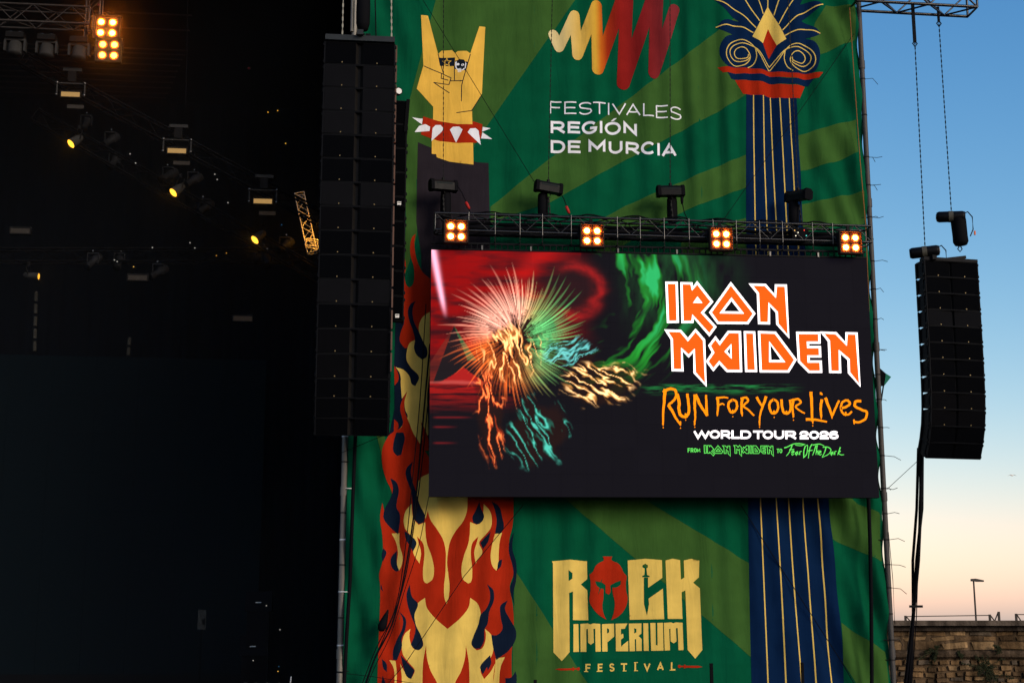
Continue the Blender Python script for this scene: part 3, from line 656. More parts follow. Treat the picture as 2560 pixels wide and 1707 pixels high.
# red sky with drifting cloud bands
n1 = fbm(px / 95 + 0.35 * fbm(px / 60, py / 40, 30), py / 19, 11); n2 = fbm(px / 150, py / 34, 21)
cx, cy = 1432.0, 728.0
rad, ang = np.hypot((px - cx) * 0.92, py - cy), np.arctan2(py - cy, px - cx)
skyA = sst(1500, 1330, px + 30 * n2) * sst(935, 850, py)
over((0.16, 0.0008, 0.0008), skyA * np.clip(0.62 + 1.1 * n1, 0, 1))
over((0.012, 0.002, 0.003), skyA * np.clip(1.5 * n2 + 0.1, 0, 0.85) * sst(1250, 1400, px))
# swirl rings: red inside, green outside
sw1 = fbm(ang * 2.2 + rad / 55, rad / 17, 41)
over((0.010, 0.003, 0.004), sst(105, 40, rad) * 0.9)
plus((0.20, 0.003, 0.002), np.exp(-((rad - 62 - 8 * n2 * 2) / 13) ** 2) * sst(-2.6, -1.6, ang) * (0.6 + 0.7 * sw1) * sst(2.6, 1.2, ang))
plus((0.16, 0.002, 0.001), np.exp(-((rad - 118) / 22) ** 2) * (np.abs(ang) > 1.35) * (py < cy + 60) * 0.8)
gs = np.clip(0.05 + 2.3 * fbm(rad / 19 + 1.3 * fbm(ang * 2.2, rad / 70, 55), ang * 1.5 + rad / 160, 51, 3), 0, 1)
gA = sst(95, 150, rad) * sst(330, 190, rad) * sst(1455, 1530, px + 40 * n2) * sst(1010, 880, py)
plus((0.008, 0.20, 0.012), gA * gs)
plus((0.010, 0.14, 0.13), gA * np.clip(gs - 0.55, 0, 1) * sst(1500, 1600, px) * sst(900, 780, py))
plus((0.006, 0.055, 0.012), sst(430, 250, rad) * sst(1520, 1620, px) * sst(860, 700, py) * np.clip(0.5 + fbm(px / 22, py / 70, 61), 0, 1) * 0.6)
# beam of light on the left edge
bx = 1082 + (py - 625) * 0.19
plus((0.75, 0.35, 0.48), np.exp(-((px - bx) / np.clip(8.5 - (py - 625) * 0.022, 3.5, 9)) ** 2) * sst(800, 740, py))
# dark peak with lit flank, red sea
tri = (py - 815) / 140.0
pyr = (py > 815) & (py < 958) & (np.abs(px - 1135) < 92 * tri)
over((0.006, 0.004, 0.005), pyr * 0.97)
over((0.11, 0.008, 0.005), (pyr & (px < 1135 - 52 * tri)) * np.clip(0.75 + n1, 0, 1)); over((0.04, 0.16, 0.05), (pyr & (px > 1135 + 55 * tri) & (py < 900)) * 0.35)
mt = (py > 912 + 0) & (py < 958) & (np.abs(px - 1158) < 62 * ((py - 912) / 46.0) ** 1.5 + 4 * n1)
over((0.22, 0.006, 0.005), mt * np.clip(0.7 + 1.6 * n1, 0.1, 1))
sea = sst(952, 958, py) * sst(1040, 960, py) * sst(1330, 1180, px)
over((0.20, 0.004, 0.003), sea * np.clip(0.62 + 1.4 * fbm(px / 70, py / 5, 71), 0, 1))
over((0.35, 0.06, 0.05), sst(6, 0, np.abs(py - 957 + 4 * n1)) * sst(1260, 1190, px) * 0.55)
for y0, x1 in ((1043, 1190), (1067, 1150), (1107, 1150)):
    plus((0.10, 0.003, 0.003), np.exp(-((py - y0) / 2.2) ** 2) * sst(x1, x1 - 50, px) * sst(1078, 1095, px) * 0.8)
# green sea on the right
gsea = sst(958, 964, py) * sst(992, 968, py) * sst(1590, 1640, px) * sst(2020, 1900, px)
plus((0.004, 0.09, 0.018), gsea * np.clip(0.35 + 1.7 * fbm(px / 40, py / 4, 81), 0, 1.4))
# abstract burst: a shower of sharp fire streaks turning green on one side, and a molten core
def spikes(x0, y0, r0, r1, seed, n, sq=1.0, tw=0.0):
    """thin bright streaks shooting out from a centre: brightness per point"""
    dx, dy = (px - x0), (py - y0) / sq; q = np.hypot(dx, dy); th = np.arctan2(dy, dx) + tw * q / r1
    u = (th / (2 * np.pi) + 0.5) * n; k = np.floor(u); f = u - k - 0.5
    rnd = lambda s: (lambda v: v - np.floor(v))(np.sin((k % n) * 12.9898 + s * 78.233 + seed) * 43758.5453)
    ln = r0 + (r1 - r0) * (0.35 + 0.65 * rnd(1)); st = r0 * (0.2 + 0.6 * rnd(2))
    t = np.clip((q - st) / (ln - st), 0, 1); wdt = 0.46 * (1 - t) ** 0.7
    return ((q > st) & (q < ln)) * np.clip((wdt - np.abs(f)) / 0.12, 0, 1) * (0.35 + 0.65 * rnd(3)), t, th
def tone(th, x):
    g_ = sst(-0.2, 0.9, np.cos(th - 0.1) + 0.25 * n2)[:, None]; p_ = sst(0.3, 0.9, -np.sin(th + 0.45))[:, None]
    a_ = np.array((0.62, 0.10, 0.012)) * (1 - g_) + np.array((0.06, 0.30, 0.09)) * g_
    return a_ * (1 - 0.6 * p_) + np.array((0.75, 0.42, 0.34)) * 0.6 * p_
body = sst(1.0, 0.8, np.hypot((px - 1290) / 118, (py - 850) / 122) + 0.16 * fbm(px / 30, py / 30, 93))
over((0.014, 0.004, 0.003), body)
for sd_, n_, r0, r1, sq, k_ in ((1.3, 70, 90, 215, 0.95, 0.6), (4.1, 96, 105, 185, 1.0, 0.8), (7.7, 120, 100, 150, 1.0, 0.7)):
    b_, t_, th_ = spikes(1290, 845, r0, r1, sd_, n_, sq, 0.25)
    C += tone(th_, 0) * (b_ * k_ * (1.2 - 0.6 * t_))[:, None]
def veins(x0, y0, rx, ry, seed, f, dirx, diry):
    q = np.hypot((px - x0) / rx, (py - y0) / ry); e_ = sst(1.0, 0.55, q + 0.35 * fbm(px / 40, py / 40, seed))
    s_ = px * dirx + py * diry; c_ = -px * diry + py * dirx; wv = 14 * fbm(px / 46, py / 46, seed + 2)
    r_ = np.abs(fbm((c_ + wv) / (15 * f), s_ / (75 * f), seed + 5, 3))
    return e_, np.clip(1.15 - 7.0 * r_, 0, 1)
for x0, y0, rx, ry, sd_, f, dx, dy, c1, c2, k_ in ((1280, 885, 88, 80, 101, 1.0, .3, .95, (0.66, 0.20, 0.035), (1.0, 0.66, 0.30), 0.95), (1500, 960, 118, 66, 121, 1.0, .9, .42, (0.70, 0.30, 0.07), (1.0, 0.74, 0.40), 0.95),
                                            (1225, 1030, 46, 140, 141, 1.0, .2, .98, (0.55, 0.05, 0.006), (0.9, 0.30, 0.08), 0.8), (1345, 1080, 82, 92, 161, 1.2, .55, .83, (0.006, 0.20, 0.14), (0.10, 0.55, 0.45), 0.65), (1425, 880, 70, 46, 181, 0.8, .8, -.5, (0.01, 0.22, 0.20), (0.2, 0.6, 0.6), 0.6)):
    e_, v_ = veins(x0, y0, rx, ry, sd_, f, dx, dy)
    over((0.010, 0.003, 0.002), e_ * 0.75)
    C += np.array(c1) * (e_ * v_ * k_)[:, None] + np.array(c2) * (e_ * np.clip(v_ - 0.6, 0, 1) * 1.6 * k_)[:, None]
# every cabinet of the wall glows a little differently
cab = vnoise(np.floor(px / 0.1 * 0 + (SX - sxl) / 0.5) + 0.0, np.floor((SZ - szb) / 0.5) + 0.0, 7)
C = np.clip(C * (1 + 0.05 * cab[:, None]), 0, 2)
me = bpy.data.meshes.new('display')
idx = np.arange(nsx * nsz).reshape(nsz, nsx)
quads = np.stack([idx[:-1, :-1], idx[:-1, 1:], idx[1:, 1:], idx[1:, :-1]], -1).reshape(-1, 4)
me.from_pydata(np.stack([SX, np.full_like(SX, YS - 0.004), SZ], 1).tolist(), [], quads.tolist())
ca = me.color_attributes.new('picture', 'FLOAT_COLOR', 'POINT')
ca.data.foreach_set('color', np.concatenate([C, np.ones((len(C), 1))], 1).ravel())
m, N, L, P = new_mat('led_picture')
at_ = N.new('ShaderNodeAttribute'); at_.attribute_name = 'picture'
P.inputs['Base Color'].default_value = (0.010, 0.010, 0.011, 1); P.inputs['Roughness'].default_value = 0.7; P.inputs['Specular IOR Level'].default_value = 0.02
LED_K = 1.0
L.new(at_.outputs['Color'], P.inputs['Emission Color']); P.inputs['Emission Strength'].default_value = LED_K
tc = N.new('ShaderNodeTexCoord'); bk = N.new('ShaderNodeTexBrick'); bk.offset = 0.0; bk.inputs['Scale'].default_value = 1.0
bk.inputs['Mortar Size'].default_value = 0.004; bk.inputs['Brick Width'].default_value = 0.5; bk.inputs['Row Height'].default_value = 0.5
mp = N.new('ShaderNodeMapping'); mp.inputs['Rotation'].default_value = (R(90), 0, 0)
L.new(tc.outputs['Object'], mp.inputs[0]); L.new(mp.outputs[0], bk.inputs[0])
bk.inputs['Color1'].default_value = (0.0040, 0.0040, 0.0048, 1); bk.inputs['Color2'].default_value = (0.0046, 0.0046, 0.0056, 1); bk.inputs['Mortar'].default_value = (0.0020, 0.0020, 0.0024, 1)
L.new(bk.outputs[0], P.inputs['Base Color'])
me.materials.append(m); me.update()
child(me, 'display', screen)

def led(name, col, k=1.0):
    """lit LEDs: colour with the fine row structure of the panel"""
    m, N, L, P = new_mat(name)
    tc = N.new('ShaderNodeTexCoord'); wv = N.new('ShaderNodeTexWave'); wv.wave_type = 'BANDS'; wv.bands_direction = 'Z'
    wv.inputs['Scale'].default_value = 7.0; wv.inputs['Distortion'].default_value = 1.2; wv.inputs['Detail'].default_value = 2
    L.new(tc.outputs['Object'], wv.inputs[0])
    mr = N.new('ShaderNodeMapRange'); mr.inputs[3].default_value = 0.80 * k; mr.inputs[4].default_value = 1.05 * k
    L.new(wv.outputs[1], mr.inputs[0]); P.inputs['Base Color'].default_value = (0.004, 0.004, 0.004, 1); P.inputs['Specular IOR Level'].default_value = 0.0
    P.inputs['Emission Color'].default_value = (*col, 1); L.new(mr.outputs[0], P.inputs['Emission Strength'])
    return m
ledw, ledo = led('led_white', (0.95, 0.86, 0.86), 1.25), led('led_orange', (1.0, 0.080, 0.004), 0.95)
leda, ledg, ledd = led('led_amber', (1.0, 0.26, 0.002), 0.75), led('led_green', (0.12, 0.72, 0.10), 0.75), led('led_off', (0.003, 0.003, 0.004), 1.0)
IRON = [[(183, 187), (273, 187), (282, 485), (195, 487)],
        [(292, 190), (380, 192), (384, 222), (414, 182), (532, 333), (462, 412), (556, 514), (503, 585), (389, 452), (388, 486), (300, 488)],
        [(658, 188), (838, 418), (785, 495), (560, 493), (500, 410)],
        [(787, 200), (912, 203), (976, 278), (978, 206), (1065, 207), (1083, 600), (988, 497), (984, 412), (942, 365), (943, 497), (856, 495), (847, 275)]]
MAID = [[(175, 533), (297, 536), (347, 595), (402, 527), (472, 607), (483, 950), (388, 850), (386, 700), (352, 738), (308, 690), (316, 838), (229, 836), (222, 607)],
        [(637, 543), (732, 545), (741, 843), (628, 842), (575, 785), (531, 838), (477, 765), (521, 700), (494, 650), (547, 580), (578, 622)],
        [(752, 545), (835, 547), (850, 842), (762, 842)], [(855, 545), (985, 549), (1137, 752), (1080, 846), (868, 845)],
        [(1132, 550), (1308, 552), (1310, 637), (1226, 637), (1227, 653), (1312, 653), (1315, 737), (1230, 737), (1231, 758), (1318, 758), (1322, 848), (1222, 848), (1145, 770)],
        [(1305, 548), (1425, 553), (1490, 625), (1490, 553), (1578, 555), (1600, 952), (1508, 850), (1505, 755), (1455, 710), (1460, 850), (1372, 848), (1362, 620)]]
HOLES = {('I', 2): [(663, 313), (740, 412), (590, 410)], ('M', 1): [(658, 650), (660, 735), (621, 693)], ('M', 3): [(940, 630), (1040, 764), (943, 764)]}
def logo(tr, wd, mo, mi_, hole_core=True):
    s = []
    for nm, G in (('I', IRON), ('M', MAID)):
        for j, p in enumerate(G):
            q = [tr(nm, *a) for a in p]
            s.append((mo, [kG(q)])); s.append((mi_, [kG(inset(q, wd))]))
            if (nm, j) in HOLES:
                h = [tr(nm, *a) for a in HOLES[(nm, j)]]
                s.append((mo, [kG(inset(h, -wd * 0.45))])); s.append((2, [kG(inset(h, wd * 0.55))]))
    return s
big = logo(lambda n, x, y: (x, y), 16, 0, 1)
big.append((0, [kG([(416, 295), (453, 342), (384, 341)])]))
child(print_mesh('title_lettering', big, [ledw, ledo, ledd], YS, 0.010), 'title_lettering', screen)
small = logo(lambda n, x, y: ((462 + (x - 183) * 195 / 900, 1370 + (y - 182) * 85 / 418) if n == 'I' else (675 + (x - 175) * 295 / 1425, 1370 + (y - 527) * 86 / 425)), 4.6, 0, 1)
small += word(kS, [('F', 466, 234, 490, 277), ('R', 495, 234, 523, 277), ('O', 527, 234, 555, 277), ('M', 558, 234, 591, 277), ('T', 1338, 240, 1364, 283), ('O', 1365, 240, 1393, 283)], 7.5)
sc = [[(1412, 232), (1440, 224), (1500, 195), (1560, 190), (1610, 198), (1580, 210), (1520, 205)], [(1490, 205), (1475, 245), (1455, 285), (1432, 312)], [(1462, 250), (1510, 245)],
      [(1480, 285), (1508, 270), (1500, 258), (1485, 275), (1490, 302), (1510, 290)], [(1545, 268), (1522, 285), (1530, 302), (1545, 275), (1548, 300)], [(1562, 300), (1568, 268), (1586, 266)],
      [(1620, 210), (1605, 260), (1603, 325), (1628, 300), (1640, 240), (1638, 205), (1622, 215)], [(1685, 195), (1665, 230), (1655, 280), (1648, 335)], [(1645, 262), (1690, 255)],
      [(1690, 205), (1760, 195), (1802, 212)], [(1722, 210), (1705, 265), (1690, 305)], [(1735, 205), (1722, 300)], [(1724, 275), (1742, 262), (1742, 300)], [(1752, 285), (1772, 268), (1760, 262), (1750, 290), (1765, 302), (1778, 288)],
      [(1822, 225), (1808, 275), (1785, 318)], [(1790, 225), (1840, 225), (1870, 250), (1850, 290), (1782, 325)], [(1888, 270), (1868, 288), (1875, 302), (1890, 275), (1893, 300)], [(1906, 300), (1910, 268), (1926, 265)], [(1962, 225), (1935, 302)], [(1965, 262), (1942, 282), (1968, 300), (1998, 298)]]
for g in sc: small.append((0, [kS(stroke(smooth(g, False, 3, 120), 11, 6))]))
child(print_mesh('subtitle_lettering', small, [ledg, ledd, ledd], YS, 0.010), 'subtitle_lettering', screen)
wt = word(kG, [('W', 386, 1263, 508, 1325), ('O', 505, 1263, 580, 1325), ('R', 586, 1264, 655, 1325), ('L', 663, 1264, 722, 1326), ('D', 728, 1265, 806, 1327), ('T', 820, 1266, 893, 1327), ('O', 890, 1266, 966, 1328), ('U', 972, 1266, 1046, 1328), ('R', 1054, 1267, 1132, 1328), ('2', 1158, 1268, 1223, 1329), ('0', 1227, 1268, 1299, 1329), ('2', 1303, 1268, 1369, 1329), ('6', 1373, 1268, 1441, 1329)], 15)
child(print_mesh('tour_lettering', wt, [ledw], YS, 0.010), 'tour_lettering', screen)
rn = [([(182, 965), (176, 1040), (168, 1120), (166, 1225)], 24, 12), ([(165, 990), (210, 964), (255, 975), (262, 1010), (245, 1045), (205, 1082)], 20, 16), ([(205, 1080), (235, 1130), (262, 1180), (294, 1225)], 22, 12),
      ([(268, 1000), (283, 1060), (282, 1120), (300, 1160), (330, 1165), (352, 1140), (352, 1080), (342, 1000)], 22, 18), ([(398, 1005), (396, 1090), (400, 1150), (396, 1222)], 22, 10), ([(402, 1005), (440, 1085), (487, 1160)], 22, 16), ([(486, 1160), (480, 1090), (480, 1008)], 20, 14),
      ([(562, 1022), (566, 1090), (560, 1150)], 20, 12), ([(550, 1034), (600, 1026), (638, 1030)], 16, 10), ([(566, 1084), (600, 1072), (612, 1082)], 14, 8),
      ([(672, 1042), (645, 1062), (642, 1100), (660, 1132), (690, 1125), (704, 1090), (696, 1055), (668, 1042)], 17, 15), ([(742, 1030), (736, 1090), (738, 1150)], 20, 13), ([(728, 1036), (770, 1028), (785, 1050), (750, 1086), (790, 1120), (828, 1157)], 16, 12),
      ([(845, 1022), (866, 1062), (890, 1092)], 18, 14), ([(916, 1018), (890, 1090), (872, 1150), (866, 1222)], 20, 9), ([(970, 1040), (942, 1062), (940, 1105), (958, 1140), (985, 1136), (1002, 1100), (994, 1058), (966, 1040)], 17, 15),
      ([(1026, 1040), (1032, 1100), (1046, 1138), (1076, 1140), (1092, 1105), (1086, 1042)], 18, 15), ([(1112, 1040), (1106, 1100), (1112, 1168)], 19, 12), ([(1098, 1048), (1145, 1038), (1166, 1060), (1130, 1094), (1160, 1122), (1196, 1142)], 16, 10),
      ([(1240, 986), (1246, 1080), (1250, 1200)], 22, 16), ([(1203, 1186), (1270, 1188), (1355, 1204)], 20, 12), ([(1318, 1040), (1310, 1110), (1316, 1168)], 20, 14), ([(1306, 996), (1322, 1002)], 18, 14),
      ([(1344, 1028), (1368, 1090), (1392, 1162)], 21, 15), ([(1444, 1048), (1420, 1100), (1394, 1160)], 15, 15), ([(1456, 1104), (1500, 1092), (1524, 1070), (1500, 1046), (1470, 1060), (1458, 1105), (1480, 1148), (1515, 1148), (1538, 1126)], 17, 13),
      ([(1604, 1052), (1566, 1056), (1556, 1084), (1600, 1112), (1644, 1132), (1636, 1180), (1600, 1202), (1550, 1206)], 19, 15)]
rs = []
rr = random.Random(3)
for g, a, b in rn:
    q = smooth(g, False, 4, 120)
    q = [(x + rr.uniform(-1.6, 1.6), y + rr.uniform(-1.6, 1.6)) for x, y in q]
    rs.append((0, [kG(stroke(q, a, b))]))
for x, y in ((167, 1215), (292, 1218), (330, 1160), (396, 1212), (562, 1146), (672, 1135), (740, 1148), (866, 1212), (972, 1140), (1062, 1142), (1112, 1160), (1252, 1202), (1316, 1168), (1392, 1160), (1492, 1150), (1552, 1205)):
    rs.append((0, [kG(capsule((x, y - 14), (x + rr.uniform(-2, 2), y + rr.uniform(6, 18)), 13, 8, 5))])); 
    if rr.random() < .5: rs.append((0, [kG(ell(x + 1, y + 30, 4, 5, 8))]))
child(print_mesh('tour_name_lettering', rs, [leda], YS, 0.010), 'tour_name_lettering', screen)
# ------------------------------------------------------------------ ground and stage shell
def world_obj(mb, name, mat):
    ob = bpy.data.objects.new(name, mb.mesh(name, mat)); COL.objects.link(ob); return ob
GS = 260.0
g = MB(); S = GS; g.add([(-S, -S, 0), (S, -S, 0), (S, S, 0), (-S, S, 0)], [(0, 1, 2, 3)])
struct(world_obj(g, 'ground', plain('asphalt', (0.055, 0.052, 0.05), 0.9, 0, 0.2, 0.3, 0.6, 0.4, 30)))
DRAPE = plain('black_drape', (0.003, 0.004, 0.007), 0.85, 0, 0.05, 0.3, 2.0)
bxl = at(866, 1300).x - 0.06                          # inner edge of the banner
SL, DEEP, TOP, DECK = -24.0, 13.0, at(1540, -170).z + 0.5, 2.0
sh = MB(); sh.box(((SL + bxl) / 2, DEEP / 2, DECK - 0.15), (bxl - SL, DEEP, 0.3))
struct(sh.obj('stage_floor', plain('stage_deck', (0.016, 0.016, 0.018), 0.6)))
sk = MB(); sk.box(((SL + bxl) / 2, 0.1, DECK / 2 - 0.15), (bxl - SL, 0.05, DECK - 0.3)); struct(sk.obj('stage_skirt', DRAPE))
def drape(name, a, b, z0, z1, n, label):
    """hanging pleated cloth between two floor points"""
    a, b = Vector(a), Vector(b); d = (b - a); nn = Vector((-d.y, d.x, 0)).normalized(); P = []
    for i in range(n + 1):
        q = a + d * (i / n) + nn * (0.07 * math.sin(i * 1.9) + 0.03 * math.sin(i * 0.7))
        P += [(q.x, q.y, z0), (q.x, q.y, z1 + .08)]
    m = MB(); m.add(P, [(2 * i, 2 * i + 2, 2 * i + 3, 2 * i + 1) for i in range(n)], 0, True)
    return tag(m.obj(name, DRAPE), label, 'curtain', 'black stage drapes')
drape('stage_curtain', (SL, DEEP, 0), (bxl + 0.3, DEEP, 0), DECK, TOP, 160, 'black pleated drape closing the back of the dark stage')
drape('stage_curtain', (bxl - 0.02, 0.35, 0), (bxl - 0.02, DEEP, 0), DECK, TOP, 90, 'black pleated drape along the stage wing beside the green banner')
drape('stage_curtain', (SL, DEEP, 0), (SL, 0.4, 0), DECK, TOP, 90, 'black pleated drape on the far wing of the dark stage')
rf = MB(); rf.box(((SL + bxl) / 2, DEEP / 2 - 0.4, TOP + 0.1), (bxl - SL + 0.4, DEEP + 0.8, 0.15)); struct(rf.obj('stage_roof', DRAPE))
bw = MB(); bw.box((bxl + 5.3, 1.2, (TOP) / 2), (10.6, 0.06, TOP)); struct(bw.obj('tower_cladding_wall', DRAPE))
ORD = ('first', 'second', 'third', 'fourth', 'fifth', 'sixth', 'seventh', 'eighth', 'ninth', 'tenth', 'eleventh', 'twelfth', 'thirteenth', 'fourteenth', 'fifteenth')
# roof purlins that catch the orange light
RIB = plain('painted_roof_purlin', (0.05, 0.035, 0.035), 0.5)
for i, (y, dy) in enumerate(((28, 4), (66, 8), (117, 7), (128, 8), (140, 7), (155, 7), (170, 6), (184, 6), (198, 6), (212, 6), (226, 5), (237, 5))):
    a, b = at(-60, y - dy, 6.5 + 0.5 * i), at(480 - 6 * i, y + dy, 6.5 + 0.5 * i)
    m = MB(); z = (a.z + b.z) / 2; m.box(((a.x + b.x) / 2 - 0.6, a.y, z), (b.x - a.x + 1.2, 0.05, 0.03))
    tag(m.obj('roof_purlin', RIB, origin=((a.x + b.x) / 2, a.y, z)), 'thin dark steel roof purlin, %s from the top behind the orange lamps' % ORD[i], 'purlin', 'purlins under the stage roof')
# dark LED wall at the back of the stage
YB = 11.0
a, b = at(-80, 885, YB), at(640, 1683, YB)
dk = thing('backdrop_screen', ((a.x + b.x) / 2, YB, b.z), 'switched-off LED wall at the back of the dark stage', 'screen')
PAN = plain('led_wall_off', (0.0030, 0.0085, 0.0120), 0.55, 0, 0.06, 0.15, 0.6)
pw, ph = (b.x - a.x) / 7, (a.z - b.z) / 8
for i in range(7):
    for j in range(8):
        m = MB(); c = Vector((a.x + pw * (i + .5), YB, b.z + ph * (j + .5))); m.box((c.x, c.y, c.z), (pw - 0.006, 0.09, ph - 0.006))
        m.obj('panel', PAN, dk, origin=tuple(c))
m = MB(); m.box(((a.x + b.x) / 2, YB + 0.12, (a.z + b.z) / 2), (b.x - a.x, 0.1, a.z - b.z)); m.box(((a.x + b.x) / 2, YB + 0.12, (b.z + DECK) / 2), (b.x - a.x, 0.3, b.z - DECK)); m.obj('support_frame', BLACKM, dk)

# ------------------------------------------------------------------ lattice trusses
def truss(name, a, b, w_, h_, bay, label, mat=TRUSS, r=0.025, rb=0.011, group=None):
    """box truss from a to b; w_ across (towards the stage), h_ up"""
    a, b = Vector(a), Vector(b); d = (b - a); L = d.length; d.normalize()
    up = Vector((0, 0, 1)) if abs(d.z) < 0.8 else Vector((0, 1, 0)); sd = d.cross(up).normalized(); up = sd.cross(d).normalized()
    t = thing(name, a, label, 'truss', group)
    c = [sd * (w_ / 2 * i) + up * (h_ / 2 * j) for i, j in ((-1, -1), (1, -1), (1, 1), (-1, 1))]
    for k in c: MB().tube(a + k, b + k, r, 8).obj('chord', mat, t)
    n = max(2, int(round(L / bay))); data = {}
    for f in range(4):
        p, q = c[f], c[(f + 1) % 4]
        for i in range(n):
            s0, s1 = a + d * (L * i / n), a + d * (L * (i + 1) / n)
            u, v = (s0 + p, s1 + q) if (i + f) % 2 == 0 else (s0 + q, s1 + p)
            key = (f, (i + f) % 2)
            if key not in data: data[key] = MB().tube((0, 0, 0), v - u, rb, 6, caps=False).mesh('brace', [mat])
            inst(data[key], 'brace', t, u - Vector(t['_o']))
    for k in (0, n):
        s0 = a + d * (L * k / n); m = MB()
        for f in range(4): m.tube(s0 + c[f], s0 + c[(f + 1) % 4], rb * 1.3, 6)
        m.obj('end_frame', mat, t)
    return t
YT = -0.72                                            # axis of the truss over the screen
ta, tb = at(1087, 570, YT), at(2168, 592, YT); tz = (at(1090, 560, YT - .17).z + at(2168, 592, YT - .17).z) / 2
zc = (at(1600, 547, YT - .17).z + at(1600, 590, YT - .17).z) / 2
truss('lighting_truss', (ta.x, YT, zc), (tb.x + 0.03, YT, zc), 0.34, 0.34, 0.36, 'black box truss spanning above the lit video screen')
# upright hanger tubes between truss and screen bar
for hi, x in enumerate((1172, 1238, 1300, 1356, 1428, 1543, 1600, 1660, 1722, 1782, 1840, 1898, 1955, 2030, 2080)):
    p0, p1 = at(x, 545, YT - .21), at(x, 628, YT - .21)
    t = thing('screen_hanger', (p0.x, YT - .21, szt + 0.15), 'thin steel hanger strap above the video screen, %s from the left' % ORD[hi], 'hanger', 'hangers carrying the video screen')
    MB().tube((p0.x, YT - .21, zc + 0.2), (p0.x, YT - .21, zc - 0.24), 0.009, 6).obj('strap', ALU, t)
    m = MB()
    for k in range(5): m.box((p0.x + 0.004 * (-1) ** k, YT - .21, zc - 0.27 - 0.032 * k), (0.022 if k % 2 else 0.010, 0.010 if k % 2 else 0.022, 0.036))
    m.tube((p0.x, YT - .21, zc - 0.40), (p0.x, YT - .10, szt + 0.16), 0.012, 6); m.obj('shackle_chain', DCHAIN, t)
# loose cabling on top of the truss
rr = random.Random(11)
pts = []
for i in range(60):
    x = ta.x + 0.5 + (tb.x - ta.x - 1.0) * i / 59; pts.append((x, YT - 0.05 + 0.1 * math.sin(i * 0.9), zc + 0.205 + 0.035 * abs(math.sin(i * 0.53)) + 0.02 * rr.random()))
tag(MB().path(pts, 0.016, 6).obj('cable_run', CABLE), 'black cable bundle lying along the top of the screen truss', 'cable')
pts = [(x, y + 0.09, z - 0.02) for x, y, z in [(p[0], p[1] * 1.0, p[2] + 0.02 * math.sin(i)) for i, p in enumerate(pts)]]
tag(MB().path(pts, 0.011, 6).obj('cable_run', CABLE), 'thinner black cable running behind the bundle on the screen truss', 'cable')
for (dy_, dz_, r_, l_) in ((0.10, -0.02, 0.050, 'thick black cable loom added to darken the inside of the screen truss'), (0.13, -0.13, 0.042, 'second added cable loom low inside the screen truss'), (0.20, 0.10, 0.040, 'added cable loom tied behind the screen truss')):  # looms added to deepen the shade inside and behind the truss
    pts = [(ta.x + 0.25 + (tb.x - ta.x - 0.5) * i / 45, YT + dy_ + 0.02 * math.sin(i * 1.3 + dz_ * 9), zc + dz_ - 0.025 * abs(math.sin(i * 0.55 + dy_ * 20))) for i in range(46)]
    tag(MB().path(pts, r_, 7).obj('cable_loom', CABLE), l_, 'cable')
t = thing('power_box', at(2010, 560, YT), 'small dark distribution box with indicator lights inside the screen truss', 'box')
p = at(2000, 585, YT - 0.1); MB().box((p.x, YT, zc - 0.02), (0.34, 0.26, 0.22)).obj('housing', BLACKM, t)
for dx, dz, cn, cc in ((-0.12, 0.06, 'lamp_amber', (1, .5, .1)), (-0.05, 0.02, 'lamp_white', (1, .9, .7)), (0.08, 0.07, 'lamp_red', (1, .05, .03)), (0.12, -0.04, 'lamp_teal', (.1, .7, .6)), (-0.10, -0.05, 'lamp_white', (1, .9, .7))):
    MB().box((p.x + dx, YT - 0.134, zc - 0.02 + dz), (0.018, 0.012, 0.018)).obj('indicator', emit(cn, cc, 0.8), t)

